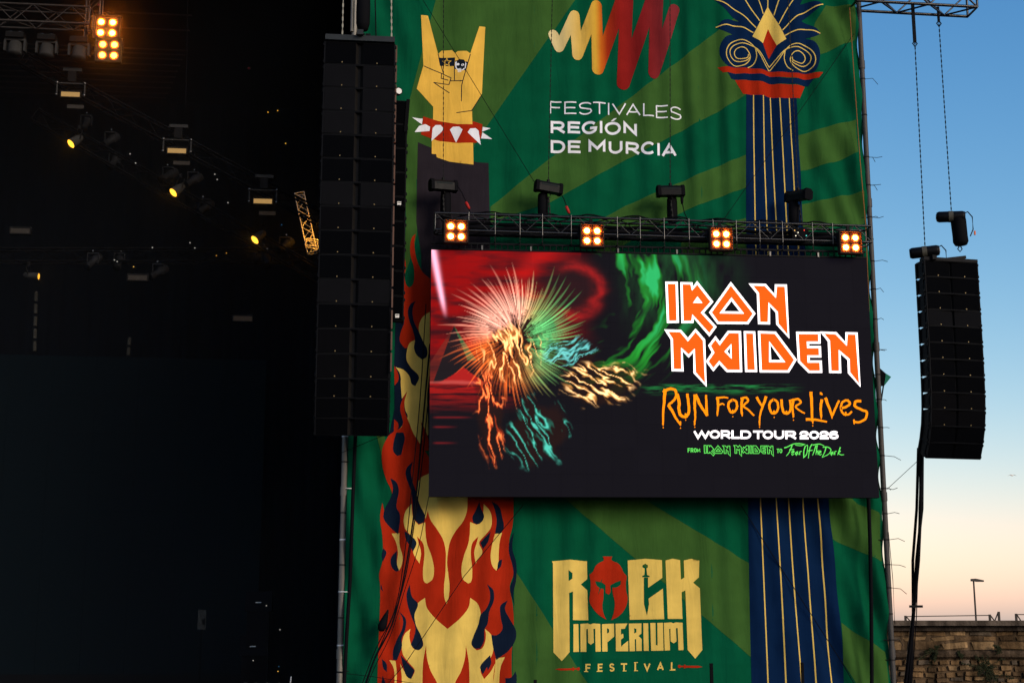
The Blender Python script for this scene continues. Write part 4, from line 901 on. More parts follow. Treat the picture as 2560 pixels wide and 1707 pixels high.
# ------------------------------------------------------------------ blinder lamps
HOUS = plain('blinder_housing', (0.030, 0.022, 0.018), 0.5, 0, 0.1)
REFL = plain('blinder_reflector', (0.07, 0.055, 0.045), 0.5, 0, 0.1)
HALO = emit('blinder_halo', (1.0, 0.11, 0.002), 0.8)  # glowing ring added as the orange halo of light round each bulb
def blinder(px, py, Y, s, rows, cols, label, glow, pitch=0.085):
    """flood lamp of round bulbs in a square housing, facing the audience"""
    c = at(px, py, Y); w_, h_ = cols * s, rows * s
    t = thing('blinder_lamp', (c.x, Y, c.z - h_ / 2), label, 'lamp', 'orange blinder lamps')
    m = MB(); m.box((c.x, Y + 0.07, c.z), (w_ + 0.02, 0.12, h_ + 0.02)); m.obj('housing', HOUS, t)
    f = MB()
    for sx in (-1, 1): f.box((c.x + sx * (w_ / 2 + 0.022), Y + 0.03, c.z), (0.022, 0.15, h_ + 0.05))
    for sz in (-1, 1): f.box((c.x, Y + 0.03, c.z + sz * (h_ / 2 + 0.022)), (w_ + 0.022, 0.15, 0.022))
    for k in range(1, cols): f.box((c.x - w_ / 2 + k * s, Y + 0.002, c.z), (0.012, 0.02, h_))
    for k in range(1, rows): f.box((c.x, Y + 0.001, c.z - h_ / 2 + k * s), (w_, 0.02, 0.012))
    f.obj('frame', HOUS, t)
    y = MB(); y.path([(c.x - w_ / 2 - 0.05, Y + 0.06, c.z - 0.05), (c.x - w_ / 2 - 0.05, Y + 0.10, c.z + h_ / 2 + 0.05), (c.x, Y + 0.12, c.z + h_ / 2 + 0.085), (c.x + w_ / 2 + 0.05, Y + 0.10, c.z + h_ / 2 + 0.05), (c.x + w_ / 2 + 0.05, Y + 0.06, c.z - 0.05)], 0.012, 6)
    y.box((c.x, Y + 0.12, c.z + h_ / 2 + 0.12), (0.06, 0.06, 0.09)); y.obj('yoke', BLACK, t)
    for i in range(cols):
        for j in range(rows):
            q = Vector((c.x - w_ / 2 + (i + .5) * s, Y, c.z - h_ / 2 + (j + .5) * s))
            MB().lathe(q, (0, -1, 0), [(s * 0.475, 0.012), (s * 0.44, 0.018), (s * 0.395, 0.006)], 20).obj('reflector', REFL, t)
            MB().lathe(q, (0, -1, 0), [(s * 0.395, 0.003), (s * 0.35, 0.010), (s * 0.265, 0.016)], 20).obj('halo_ring', HALO, t)
            MB().lathe(q, (0, -1, 0), [(s * 0.265, 0.0), (s * 0.25, 0.022), (s * 0.20, 0.036), (s * 0.11, 0.044), (0, 0.047)], 20).obj('bulb', glow, t)
    return t
GLOW = emit('blinder_bulb', (1.0, 0.17, 0.008), 150.0)
GLOW2 = emit('blinder_bulb_deep', (1.0, 0.20, 0.008), 60.0); GLOW3 = emit('blinder_bulb_dim', (1.0, 0.30, 0.018), 14.0)
for (x, y, l) in ((1140, 579, 'leftmost four-bulb orange lamp above the red corner of the screen'), (1480, 590, 'second four-bulb orange lamp from the left on the screen truss'), (1803, 598, 'third four-bulb orange lamp, above the title lettering'), (2126, 607, 'rightmost four-bulb orange lamp at the end of the screen truss')):
    blinder(x, y, YT - 0.36, 0.205, 2, 2, l, GLOW)
blinder(267, 70, 2.2, 0.205 * 1.22, 2, 2, 'upper half of the tall eight-bulb lamp glowing inside the dark stage', GLOW2)
blinder(271, 126, 2.2, 0.205 * 1.22, 2, 2, 'lower, yellower half of the tall eight-bulb lamp inside the dark stage', GLOW3)

# ------------------------------------------------------------------ chains and hoists
def chain(p0, p1, mat, label, group, r=0.010, link=0.055, cat='chain'):
    """link chain hanging between two points"""
    p0, p1 = Vector(p0), Vector(p1); d = p1 - p0; n = max(2, int(d.length / link)); m = MB(); d.normalize()
    q = d.to_track_quat('Z', 'Y').to_matrix()
    for i in range(n):
        c = p0 + (p1 - p0) * ((i + .5) / n); a = (2.6 * r, 1.1 * r) if i % 2 else (1.1 * r, 2.6 * r)
        m.box(c, (a[0], a[1], (p1 - p0).length / n * 1.12), q)
    return tag(m.obj('hoist_chain', mat, origin=tuple(p0)), label, cat, group)
PLAST = plain('hoist_cover', (0.005, 0.005, 0.006), 0.42, 0, 0.5)
def box_hoist(px, py, Y, rz, tilt, bag, label, w_=0.56):
    """compact chain hoist: ribbed motor cover with end caps, hook below, chain bag"""
    c = at(px, py, Y); t = thing('chain_hoist', (c.x, Y, c.z - 0.1), label, 'hoist', 'chain hoists above the screen')
    q = Euler((0, tilt, rz)).to_matrix()
    m = MB(); pr = [(-.11, -.10), (.05, -.11), (.11, -.07), (.11, .06), (.06, .11), (-.06, .11), (-.11, .05)]
    m.prism(pr, -w_ * 0.38, w_ * 0.38, 0, lambda a, b, z: c + q @ Vector((z, a, b))); m.obj('motor_cover', PLAST, t)
    for s in (-1, 1):
        e = MB(); pr2 = [(x * 1.12, y * 1.1) for x, y in pr]
        e.prism(pr2, s * w_ * 0.38, s * w_ * 0.5, 0, lambda a, b, z: c + q @ Vector((z, a, b))); e.obj('end_cap', BLACKM, t)
    MB().box(c + q @ Vector((0, -0.113, 0.035)), (w_ * 0.6, 0.004, 0.035), q).obj('name_plate', plain('worn_plate', (0.016, 0.020, 0.020), 0.5), t)
    h = MB(); h.tube(c + Vector((0, 0, .09)), c + Vector((0, 0, .17)), 0.035, 10); h.path([c + Vector((0, -.02, -.09)), c + Vector((.035, -.02, -.15)), c + Vector((.03, -.02, -.20)), c + Vector((-.01, -.02, -.22)), c + Vector((-.04, -.02, -.19)), c + Vector((-.035, -.02, -.15))], 0.012, 6)
    h.obj('hook', DCHAIN, t)
    bx, bz = bag
    MB().lathe(c + Vector((bx, .10, -.10)), (0, 0, -1), [(0.09, 0), (0.105, 0.05), (0.11, 0.3), (0.105, bz - 0.06), (0.07, bz), (0, bz + 0.01)], 14).obj('chain_bag', BLACKM, t)
    return c
YH = -0.62
hs = []
for x, y, rz, tl, bag, l in ((1108, 465, 0.25, -0.03, (0.06, 0.62), 'leftmost chain hoist over the screen, in front of the printed sleeve'), (1371, 470, 0.15, 0.10, (-0.10, 0.58), 'chain hoist under the zigzag emblem, second from the left'),
                             (1676, 479, 0.0, -0.04, (0.05, 0.55), 'chain hoist between the lettering and the printed column'), (1996, 490, -1.0, 0.10, (-0.08, 0.55), 'chain hoist turned sideways in front of the printed column')):
    hs.append(box_hoist(x, y, YH, rz, tl, bag, l))
for c, (tx_, ty_), l in zip(hs, ((1109, -160), (1384, -160), (1675, -160), (1962, -160)), ('leftmost', 'second', 'third', 'rightmost')):
    p = at(tx_, ty_, YH); chain((c.x, YH, c.z + 0.17), (p.x, YH, p.z), DCHAIN, {'leftmost': 'black hoist chain crossing the printed gold hand', 'second': 'black hoist chain crossing the start of the region lettering', 'third': 'black hoist chain crossing the end of the zigzag emblem', 'rightmost': 'black hoist chain crossing the printed column capital'}[l], 'hoist chains over the banner', 0.007)
    chain((c.x, YH - .02, c.z - 0.2), (c.x + 0.02, YT, zc + 0.18), DCHAIN, {'leftmost': 'short sling below the leftmost hoist over the screen', 'second': 'short sling below the second hoist over the screen', 'third': 'short sling below the third hoist over the screen', 'rightmost': 'short sling below the sideways hoist at the printed column'}[l], 'slings below the hoists', 0.012, cat='sling')
REDP = plain('red_connector', (0.35, 0.015, 0.012), 0.45)
for (x, y), (x2, y2), l in (((1142, 462), (1170, 516), 'first'), ((1402, 484), (1420, 527), 'second'), ((1705, 492), (1705, 505), 'third')):
    t = thing('hoist_cable', at(x2, y2, YH), {'first': 'cable with red plug beside the leftmost hoist', 'second': 'cable with red plug beside the hoist under the emblem', 'third': 'cable with dark plug beside the third hoist'}[l], 'cable')
    a = at(x, y, YH - .05); b = at(x2, y2, YH - .05); e = Vector((b.x + 0.12, YT, zc + 0.2))
    MB().path([a, a * .6 + b * .4 + Vector((.01, 0, .02)), b, b * .5 + e * .5 - Vector((0.02, 0, 0.03)), e], 0.010, 6).obj('lead', CABLE, t)
    d = (b - a).normalized() * 0.1 if l != 'third' else Vector((0.0, 0, -0.12))
    MB().lathe(b - d, d, [(0.02, 0), (0.032, 0.02), (0.032, 0.10), (0.024, 0.16), (0, 0.17)], 10).obj('plug', REDP if l != 'third' else BLACKM, t)

# ------------------------------------------------------------------ line arrays
GRL = [plain('speaker_grille_sheen_low', (0.0011, 0.0013, 0.0020), 0.75, 0, 0.12, 0.3, 3.0, 0.3, 220), plain('speaker_grille_sheen_high', (0.0048, 0.0049, 0.0060), 0.7, 0, 0.15, 0.3, 3.0, 0.3, 220), plain('speaker_grille_sheen_mid', (0.0022, 0.0022, 0.0029), 0.72, 0, 0.12, 0.3, 3.0, 0.3, 220)]  # same grille in several tones: sheen and angle put into the colour
CAB = plain('speaker_cabinet', (0.0058, 0.0062, 0.0076), 0.55, 0, 0.2)
FLAP = plain('speaker_throat', (0.011, 0.010, 0.0095), 0.45, 0, 0.3)
BADGE = plain('gold_badge', (0.20, 0.145, 0.065), 0.45, 0.2)
def cabinet_meshes(W, H, D, v, gap):
    """front-facing loudspeaker box; -y is the front; two grilles meet in a V at the middle"""
    b = MB(); b.box((0, D / 2 + 0.05, 0), (W, D - 0.1, H * 0.985), None, 0, 0.80)
    b.box((0, 0.045, H * 0.477), (W, 0.06, H * 0.03)); b.box((0, 0.045, -H * 0.477), (W, 0.06, H * 0.03))
    for s in (-1, 1):
        b.box((s * (W / 2 - 0.012), 0.03, 0), (0.024, 0.058, H * 0.95))
        for z in (-.36, .36): b.box((s * (W / 2 + 0.012), 0.05, H * z), (0.022, 0.06, 0.05))
        b.box((s * (W / 2 + 0.012), D * 0.85, 0), (0.022, 0.05, H * 0.95))
    body = b.mesh('body', [CAB])
    gm = []
    for s in (-1, 1):
        m = MB(); x0, x1 = gap / 2, W / 2 - 0.03; hz = H * 0.455
        P = [(s * x0, v, -hz), (s * x1, 0.0, -hz), (s * x1, 0.0, hz), (s * x0, v, hz)]
        Q = [(x, y + 0.025, z) for x, y, z in P]
        fs = [(0, 1, 2, 3), (0, 4, 5, 1), (1, 5, 6, 2), (2, 6, 7, 3), (3, 7, 4, 0)]
        m.add(P + Q, fs if s > 0 else [f[::-1] for f in fs]); gm.append(m)
    thr = MB(); hz = H * 0.455
    for s in (-1, 1):
        P = [(s * gap / 2, v, -hz), (s * gap * 0.12, v + 0.10, -hz), (s * gap * 0.12, v + 0.10, hz), (s * gap / 2, v, hz)]
        thr.add(P, [(0, 1, 2, 3) if s < 0 else (3, 2, 1, 0)])
    thr.add([(-gap * .13, v + .101, -hz), (gap * .13, v + .101, -hz), (gap * .13, v + .101, hz), (-gap * .13, v + .101, hz)], [(0, 1, 2, 3)])
    return body, gm, thr.mesh('throat', [FLAP])
def line_array(name, top, W, D, rows, v, gap, yaw, label, grp, badge_rows=99):
    """rows = [(height, tilt degrees, grille index)]; top = centre of the top front edge, stage coordinates"""
    t = thing(name, top, label, 'loudspeaker', grp); o = Vector(top); Q = Matrix.Rotation(yaw, 3, 'Z'); cur = Vector((0, 0, 0)); cache = {}
    bm = MB().box((0, 0, 0), (0.021, 0.006, 0.021)).mesh('badge', [BADGE])
    for i, (H, tl, gi) in enumerate(rows):
        if (H, gi) not in cache:
            body, gm, thr = cabinet_meshes(W, H, D, v, gap); cache[(H, gi)] = (body, [g_.mesh('grille', [GRL[gi]]) for g_ in gm], thr)
        body, gm, thr = cache[(H, gi)]
        a = R(tl); d = Vector((0, math.sin(a), -math.cos(a)))           # down along the front of this box
        c = Q @ (cur + d * (H / 2)); cur = cur + d * H
        e = inst(body, 'cabinet', t, c, (Euler((a, 0, 0)).to_matrix().to_4x4() and (Matrix.Rotation(yaw, 4, 'Z') @ Matrix.Rotation(a, 4, 'X')).to_euler()))
        for s, g_ in zip((-1, 1), gm):
            inst(g_, 'grille', e)
            if i < badge_rows:
                xb = s * (W * 0.245); inst(bm, 'badge', e, (xb, v * (1 - (abs(xb) - gap / 2) / (W / 2 - .03 - gap / 2)) - 0.004, -H * 0.40))
        inst(thr, 'throat', e)
    return t, Q, cur
# main hang, left of the banner
YM = -1.70
tl_, tr_ = at(810, 102, YM), at(990, 109, YM)
SEAM = [102, 163, 219.6, 276, 333.6, 392, 449, 508.6, 569, 629, 689, 751, 813, 877, 940, 987.5, 1037, 1080]
zs_ = [at(900, y_ + 3, YM).z for y_ in SEAM]
TILT = [0.2 * i for i in range(14)] + [7, 12, 17]
rowsM = [((zs_[i] - zs_[i + 1]) / math.cos(R(TILT[i])), TILT[i], g_) for i, g_ in enumerate((0, 1, 1, 1, 0, 0, 1, 2, 0, 0, 1, 0, 2, 2, 0, 0, 0))]
rowsM = [(round(sum(r[0] for r in rowsM[:14]) / 14, 4) if i < 14 else round(rowsM[i][0], 3), a_, b_) for i, (h_, a_, b_) in enumerate(rowsM)]
topM = Vector(((tl_.x + tr_.x) / 2, YM, (tl_.z + tr_.z) / 2))
arrM, Q, endM = line_array('speaker_array', topM, tr_.x - tl_.x - 0.02, 0.52, rowsM, 0.012, 0.15, 0.0, 'tall black main loudspeaker array hanging between dark stage and banner', 'hanging loudspeaker arrays', 15)
fr = MB(); fr.box((topM.x, YM + 0.10, topM.z + 0.065), (tr_.x - tl_.x - 0.05, 0.30, 0.11)); fr.box((topM.x, YM + 0.2, topM.z + 0.15), (0.12, 0.7, 0.1)); fr.obj('flying_frame', plain('flying_frame_steel', (0.028, 0.032, 0.036), 0.5), arrM)
sp = MB(); zb_ = topM.z - 6.3                           # rigging spine visible on the outer edge
for k in range(16): sp.box((tr_.x + 0.012, YM + 0.07, topM.z - 0.2 - 0.41 * k), (0.03, 0.05, 0.36))
sp.obj('rigging_rail', plain('rusty_rail', (0.10, 0.055, 0.040), 0.5, 0.3), arrM)
for x, y0, l in ((856, 86, 'zinc hoist chain at the stage side of the main array'), (979, 92, 'zinc hoist chain at the banner side of the main array')):
    p0, p1 = at(x, y0, YM + .1), at(x + (6 if x < 900 else -1), -150, YM + .1); chain(p0, p1, CHAINM, l, 'chains of the main array', 0.011, 0.07)
p0, p1 = at(880, 80, YM + .3), at(880, -150, YM + .3)
t = thing('hoist_pole', p0, 'pale galvanised tube standing above the main array', 'pole'); MB().tube(p0, (p0.x, p0.y, p1.z), 0.035, 10).obj('tube', GALV, t)
p0 = at(907, 78, YM + .2)
t = thing('chain_bag', p0, 'big black chain bag hanging above the main array', 'bag'); MB().lathe(p0 + Vector((0, 0, .95)), (0, 0, -1), [(0.10, 0), (0.13, 0.1), (0.14, 0.5), (0.135, 0.8), (0.10, 0.93), (0, 0.96)], 14).obj('pouch', BLACKM, t)
m = MB(); q = at(920, 88, YM + .1); m.box(q, (0.10, 0.05, 0.04)); m.tube(at(890, 86, YM + .1), at(912, 87, YM + .1), 0.03, 8); m.obj('hook_block', BLACK, t)
tag(MB().tube(at(934, -150, YM + .2), at(940, 90, YM + .2), 0.014, 6).obj('feed_cable', CABLE), 'black feed cable dropping onto the frame of the main array', 'cable')
# second, narrower hang seen edge-on behind it
YN = -1.0
p = at(1000, 250, YN)
rowsN = [(0.50, 0.3 * i, 0) for i in range(9)]
arrN, Q, endN = line_array('speaker_array', Vector((at(975, 250, YN).x, YN, p.z)), 0.70, 0.5, rowsN, 0.02, 0.06, R(4), 'narrow black side-fill array peeking out behind the main array', 'hanging loudspeaker arrays', 0)
m = MB(); a, b = at(1012, 248, YN), at(1018, 330, YN); m.box(((a.x + b.x) / 2 + .02, YN + .2, (a.z + b.z) / 2), (0.07, 0.4, a.z - b.z), Euler((0, 0.06, 0)).to_matrix()); m.obj('rain_cover', BLACKM, arrN)
LITW = plain('white_label', (0.75, 0.74, 0.72), 0.4)
for x, y, l in ((997, 228, 'small round white lamp on top of the side-fill array'), (998, 509, 'small white connector box halfway down the side-fill array'), (993, 790, 'small white connector box near the foot of the side-fill array')):
    c = at(x, y, YN - .05); t = thing('cable_connector' if y > 300 else 'marker_lamp', c, l, 'lamp' if y < 300 else 'connector')
    if y < 300:
        MB().lathe(c, (0.3, -1, 0), [(0.075, -.08), (0.08, 0), (0.065, .01)], 14).obj('body', BLACK, t); MB().lathe(c, (0.3, -1, 0), [(0.062, .008), (0, .012)], 14).obj('face', LITW, t)
    else:
        MB().box(c, (0.075, 0.05, 0.07)).obj('body', LITW, t); MB().box((c.x, c.y - .026, c.z + .012), (0.06, 0.006, 0.012)).obj('socket', BLACKM, t)
        MB().path([c, c + Vector((.06, 0, -.03)), c + Vector((.12, .02, -.09)), c + Vector((.10, .1, -.12))], 0.012, 6).obj('lead', CABLE, t)
# small outer array against the sky
pA = FI @ wat(2316, 652, 27.6); pB = FI @ wat(2440, 654, 27.4)
W_ = 1.26; yawR = R(6.0)
rowsR = [(0.357, 0.3, 0), (0.357, 0.3, 0), (0.357, 0.3, 0), (0.357, 0.3, 1), (0.357, 0.5, 0), (0.357, 1.0, 0), (0.357, 1.5, 0), (0.357, 2.5, 0), (0.357, 5, 2), (0.357, 10, 2), (0.357, 19, 0), (0.357, 26, 0)]
cR = (pA + pB) / 2
arrR, QR, endR = line_array('speaker_array', cR, W_, 0.42, rowsR, 0.05, 0.06, yawR, 'curved black loudspeaker array hanging alone against the sky', 'hanging loudspeaker arrays', 10)
fr = MB(); fr.box(cR + QR @ Vector((0, 0.10, 0.035)), (W_, 0.2, 0.07), QR); fr.box(cR + QR @ Vector((-0.42, 0.3, 0.05)), (0.1, 0.75, 0.09), QR); fr.box(cR + QR @ Vector((0.12, 0.25, 0.12)), (0.75, 0.06, 0.06), QR @ Euler((0, -0.16, 0)).to_matrix()); fr.obj('flying_frame', BLACK, arrR)
def tube_hoist(c, ang, bag, label, ln=0.62, r=0.12):
    """barrel-shaped chain hoist with cap lamp and chain bag"""
    t = thing('chain_hoist', c, label, 'hoist', 'barrel hoists of the outer array'); d = Vector((math.cos(ang), -0.35, math.sin(ang))).normalized()
    MB().lathe(c - d * ln / 2, d, [(0, 0), (r * .8, 0.0), (r, 0.05), (r, ln - .06), (r * .85, ln), (0, ln)], 18).obj('barrel', PLAST, t)
    MB().lathe(c - d * ln / 2, d, [(r * 1.05, ln * .42), (r * 1.05, ln * .58)], 18).obj('band', plain('hoist_band', (0.07, 0.065, 0.05), 0.5), t)
    e = -1 if bag else 1
    MB().lathe(c + d * (e * (ln / 2 + .002)), d * e, [(r * .55, 0), (r * .5, 0.012), (0, 0.014)], 12).obj('end_plate', plain('grey_plate', (0.22, 0.23, 0.24), 0.4), t)
    m = MB(); m.path([c + d * .25 + Vector((0, 0, .05)), c + d * .36 + Vector((0, 0, .10)), c + d * .42 + Vector((.03, 0, -.02)), c + d * .42 + Vector((.03, 0, -.3)), c + d * .38 + Vector((0, 0, -.45))], 0.013, 6); m.obj('lead', CABLE, t)
    if bag:
        b = c + d * (ln * .28)
        MB().lathe(b + Vector((0, .05, .02)), (0.05, 0, -1), [(0.15, 0), (0.165, 0.1), (0.16, 0.45), (0.165, 0.58), (0.13, 0.65), (0, 0.67)], 16).obj('chain_bag', BLACKM, t)
        MB().box(c + d * .45 + Vector((.03, 0, -.38)), (0.03, 0.03, 0.09)).obj('plug', plain('orange_plug', (0.6, 0.12, 0.02), 0.5), t)
        MB().path([b + Vector((0, .05, -.62)), b + Vector((0.05, .05, -.72)), b + Vector((0, .05, -.78)), b + Vector((-.05, .05, -.72)), b + Vector((0, .05, -.64))], 0.014, 6).obj('hook', DCHAIN, t)
    return t
c1 = FI @ wat(2311, 630, 27.7); tube_hoist(c1, R(4), False, 'barrel hoist lying on the frame of the outer array')
c2 = FI @ wat(2377, 542, 28.0); tube_hoist(c2, R(-2), True, 'barrel hoist with chain bag hanging above the outer array', 0.60)
p = FI @ wat(2287, 105, 27.7); chain((c1.x + .02, c1.y, c1.z + .1), p, DCHAIN, 'longer black chain lifting the outer array', 'chains of the outer array', 0.010)
p2 = FI @ wat(2347, 55, 28.0); chain((c2.x + .02, c2.y, c2.z + .1), p2, DCHAIN, 'black chain running up from the bagged hoist', 'chains of the outer array', 0.010)
# arm truss overhead that carries it
pa, pb = FI @ wat(2154, 15, 27.8), FI @ wat(2444, 29, 27.8); zt_ = (pa.z + pb.z) / 2
truss('arm_truss', (pa.x - 0.2, pa.y, pa.z + 0.26), (pb.x, pa.y, pa.z + 0.26 - 0.02), 0.5, 0.52, 0.60, 'dark lattice arm jutting from the tower across the sky', TRUSS, 0.035, 0.02)
for pt, l, ww in ((p, 'black sling strap with shackle on the overhead arm, over the longer chain', 0.07), (p2, 'black sling strap on the overhead arm, over the bagged hoist', 0.05)):
    t = thing('lifting_sling', pt, l, 'sling'); MB().box((pt.x, pt.y, (pt.z + pa.z + .1) / 2), (ww, 0.03, pa.z + .1 - pt.z)).obj('strap', CABLE, t)
    MB().path([pt + Vector((0, 0, .02)), pt + Vector((.05, 0, -.04)), pt + Vector((0, 0, -.12)), pt + Vector((-.05, 0, -.04)), pt + Vector((0, 0, .02))], 0.016, 6).obj('shackle', DCHAIN, t)
# cable tail under the outer array
t = thing('cable_tail', FI @ wat(2285, 1700, 27.6), 'thick black cable bundle dropping from the outer array', 'cable')
for k, (x0, x1, x2, r) in enumerate(((2303, 2300, 2262, 0.040), (2306, 2296, 2272, 0.030), (2311, 2300, 2268, 0.016), (2300, 2290, 2280, 0.035), (2308, 2305, 2284, 0.012))):
    q = [FI @ wat(x0, 1118, 27.6), FI @ wat((x0 + x1) / 2 + 5 * math.sin(k), 1270, 27.6), FI @ wat(x1 - 4, 1400, 27.6), FI @ wat((x1 + x2) / 2 + 2, 1540, 27.6), FI @ wat(x2, 1720, 27.6), FI @ wat(x2 - 8, 1900, 27.6)]
    MB().path([(v.x, v.y + .03 * k, v.z) for v in q], r, 6).obj('strand', CABLE, t)
a = FI @ wat(2290, 1515, 27.55); MB().box(a, (0.26, 0.12, 0.05)).obj('clamp', BLACK, t)
tag(MB().tube(FI @ wat(2296, 1150, 27.5), at(2218, 1222, -.05), 0.006, 5).obj('guy_line', CABLE), 'thin line tied from the outer array back to the banner pole', 'line')
# ------------------------------------------------------------------ poles that hold the banner
def pole(pt0, pt1, r, mat, label, Y=-0.05):
    a, b = at(*pt0, Y), at(*pt1, Y); x = (a.x + b.x) / 2
    t = thing('scaffold_pole', (x, Y, 0), label, 'pole', 'poles at the banner edges')
    zs = [0, 3.1, 6.2, 9.3, 12.4, 15.5, 18.6]
    for z0, z1 in zip(zs, zs[1:]):
        MB().tube((x, Y, z0), (x, Y, z1 - 0.012), r, 12).obj('tube', mat, t); MB().tube((x, Y, z1 - 0.09), (x, Y, z1 + 0.09), r * 1.22, 12).obj('coupler', mat, t)
    return t, x
tR, xR = pole((2148, 10), (2232, 1700), 0.055, DARKPOLE, 'weathered steel pole at the sky side of the banner')
tL, xL = pole((868, 1085), (843, 1707), 0.058, GALV, 'pale galvanised pole where banner meets dark stage')
rr = random.Random(5)
TIE = plain('cable_tie', (0.015, 0.015, 0.016), 0.5)
for y in (200, 290, 395, 465, 545, 600, 655, 725, 800, 875, 938, 1000, 1070, 1140, 1222, 1285, 1350, 1412, 1470, 1535, 1600, 1650):
    z = at(2150 + 82 * y / 1700, y, -0.05).z; m = MB()
    m.tube((xR, -.05, z), (xR, -.05, z + 0.022), 0.061, 12); m.tube((xR - .16, -.02, z + .01), (xR - .03, -.06, z + .01), 0.008, 5)
    for k in range(rr.choice((0, 1, 1, 2))):
        ln = rr.uniform(.08, .34); m.path([(xR + .05, -.07, z + .01), (xR + .05 + ln * .6, -.08, z + .01 + rr.uniform(-.02, .03)), (xR + .05 + ln, -.09, z + .01 - rr.uniform(-.02, .13))], 0.006, 4)
    m.obj('tie', TIE, tR)
for k, y in enumerate((1092, 1156, 1222, 1283, 1350, 1413, 1480, 1545, 1614, 1680)):
    z = at(860, y, -0.05).z; m = MB(); m.tube((xL, -.05, z), (xL, -.05, z + 0.024), 0.064, 12)
    m.tube((xL + .03, -.11, z + .01), (xL + .14 + rr.uniform(0, .05), -.10, z + .01 + rr.uniform(-.02, .03)), 0.011, 5); m.obj('tie', TIE if k % 2 else LITW, tL)
tag(MB().path([at(2124, 20, -.25), at(2131, 130, -.25), at(2150, 400, -.25), at(2164, 560, -.25), at(2172, 760, -.2), at(2180, 1000, -.2), at(2190, 1230, -.2)], 0.010, 5).obj('orange_rope', plain('faded_rope', (0.26, 0.10, 0.03), 0.8)), 'faded orange rope running down near the sky-side pole', 'rope')
tag(MB().path([(xR + .03, -.12, at(2215, 1330).z), (xR + .07, -.12, at(2222, 1450).z), (xR + .06, -.12, at(2226, 1560).z)], 0.007, 5).obj('loose_cord', CABLE), 'thin loose cord hanging along the sky-side pole', 'cord')
# dark flap lamp behind the pole
t = thing('wedge_flap', FI @ wat(2222, 965, 27.4), 'small dark wedge-shaped flap with green face sticking out from the pole', 'flap')
o = lambda x, y, d=27.4: FI @ wat(2180 + x / 13.07, 880 + y / 13.07, d)
m = MB(); P = [o(215, 485), o(455, 700), o(405, 1100), o(265, 1120), o(215, 485, 27.8), o(455, 700, 27.8), o(405, 1100, 27.8), o(265, 1120, 27.8)]
m.add(P, [(0, 1, 2, 3), (4, 7, 6, 5), (0, 4, 5, 1), (1, 5, 6, 2), (2, 6, 7, 3), (3, 7, 4, 0)]); m.obj('body', BLACKM, t)
m = MB(); P = [o(450, 695), o(628, 808), o(400, 1100), o(450, 695, 27.45), o(628, 808, 27.45), o(400, 1100, 27.45)]; m.add(P, [(0, 1, 2), (3, 5, 4), (0, 3, 4, 1), (1, 4, 5, 2), (2, 5, 3, 0)]); m.obj('face', plain('flap_green', (0.02, 0.20, 0.13), 0.4), t)
MB().tube(o(372, 1095), o(300, 1600), 0.016, 6).obj('stay', CABLE, t)

# ------------------------------------------------------------------ lines and cables across the banner
def wire(name, pts, Y, r, label, cat='cable', sag=0.0):
    P = [at(x, y, yy) for (x, y), yy in zip(pts, Y if isinstance(Y, (list, tuple)) else [Y] * len(pts))]
    return tag(MB().path(P, r, 6).obj(name, CABLE), label, cat)
wire('guy_line', [(1020, -60), (1340, 462)], [-.2, -.55], 0.0065, 'thin line slanting from the top past the gold hand to the second hoist', 'line')
wire('guy_line', [(2135, 85), (1800, 562)], [-.15, -.6], 0.0065, 'thin line slanting across the printed column down to the truss', 'line')
wire('drop_cable', [(889, 1075), (882, 1250), (875, 1450), (866, 1600), (858, 1760)], -.35, 0.040, 'thick dark cable hanging beside the galvanised pole')
wire('drop_cable', [(2171, 1240), (2175, 1350), (2178, 1500), (2180, 1760)], -.35, 0.038, 'thick dark cable hanging below the screen near the sky-side pole')
for pts, r, l in (([(1065, 760), (1050, 1000), (1033, 1180), (1012, 1380), (985, 1530), (940, 1620), (905, 1710)], 0.011, 'leftmost of the black cables fanning past the flames'), ([(1075, 860), (1055, 1080), (1038, 1260), (1010, 1440), (980, 1560), (935, 1650), (912, 1720)], 0.018, 'thickest of the black cables fanning past the flames'),
                 ([(1074, 960), (1058, 1130), (1034, 1320), (1004, 1480), (965, 1580), (930, 1660), (908, 1720)], 0.012, 'middle one of the black cables fanning past the flames'), ([(1072, 1240), (1045, 1370), (1010, 1480), (975, 1590), (935, 1670), (915, 1720)], 0.008, 'cable leaving the lower screen corner past the flames')):
    wire('slack_cable', smooth(pts, False, 4, 120), -.5, r, l)
c = at(962, 1550, -.5); t = thing('cable_grip', c, 'black teardrop cable grip hanging in front of the flames', 'grip')
MB().lathe(c + Vector((.06, 0, .20)), (-.35, 0, -1), [(0.012, 0), (0.04, .1), (0.075, .24), (0.085, .33), (0.06, .41), (0, .43)], 12).obj('body', BLACKM, t)
wire('guy_line', [(1308, 1262), (1160, 1440), (1015, 1655), (960, 1720)], [-.5, -.4, -.3, -.3], 0.008, 'thin line slanting from below the screen down across the flames', 'line')
wire('guy_line', [(852, 1132), (978, 1080)], [-.1, -.5], 0.006, 'thin line tied from the galvanised pole up behind the main array', 'line')
wire('guy_line', [(1852, 1262), (1940, 1400), (2015, 1515), (2105, 1655), (2145, 1725)], -.16, 0.008, 'thin line slanting down across the lower printed column', 'line')
wire('guy_line', [(842, 1680), (930, 1690), (1090, 1716)], -.3, 0.006, 'thin line running low from the galvanised pole across the flames', 'line')
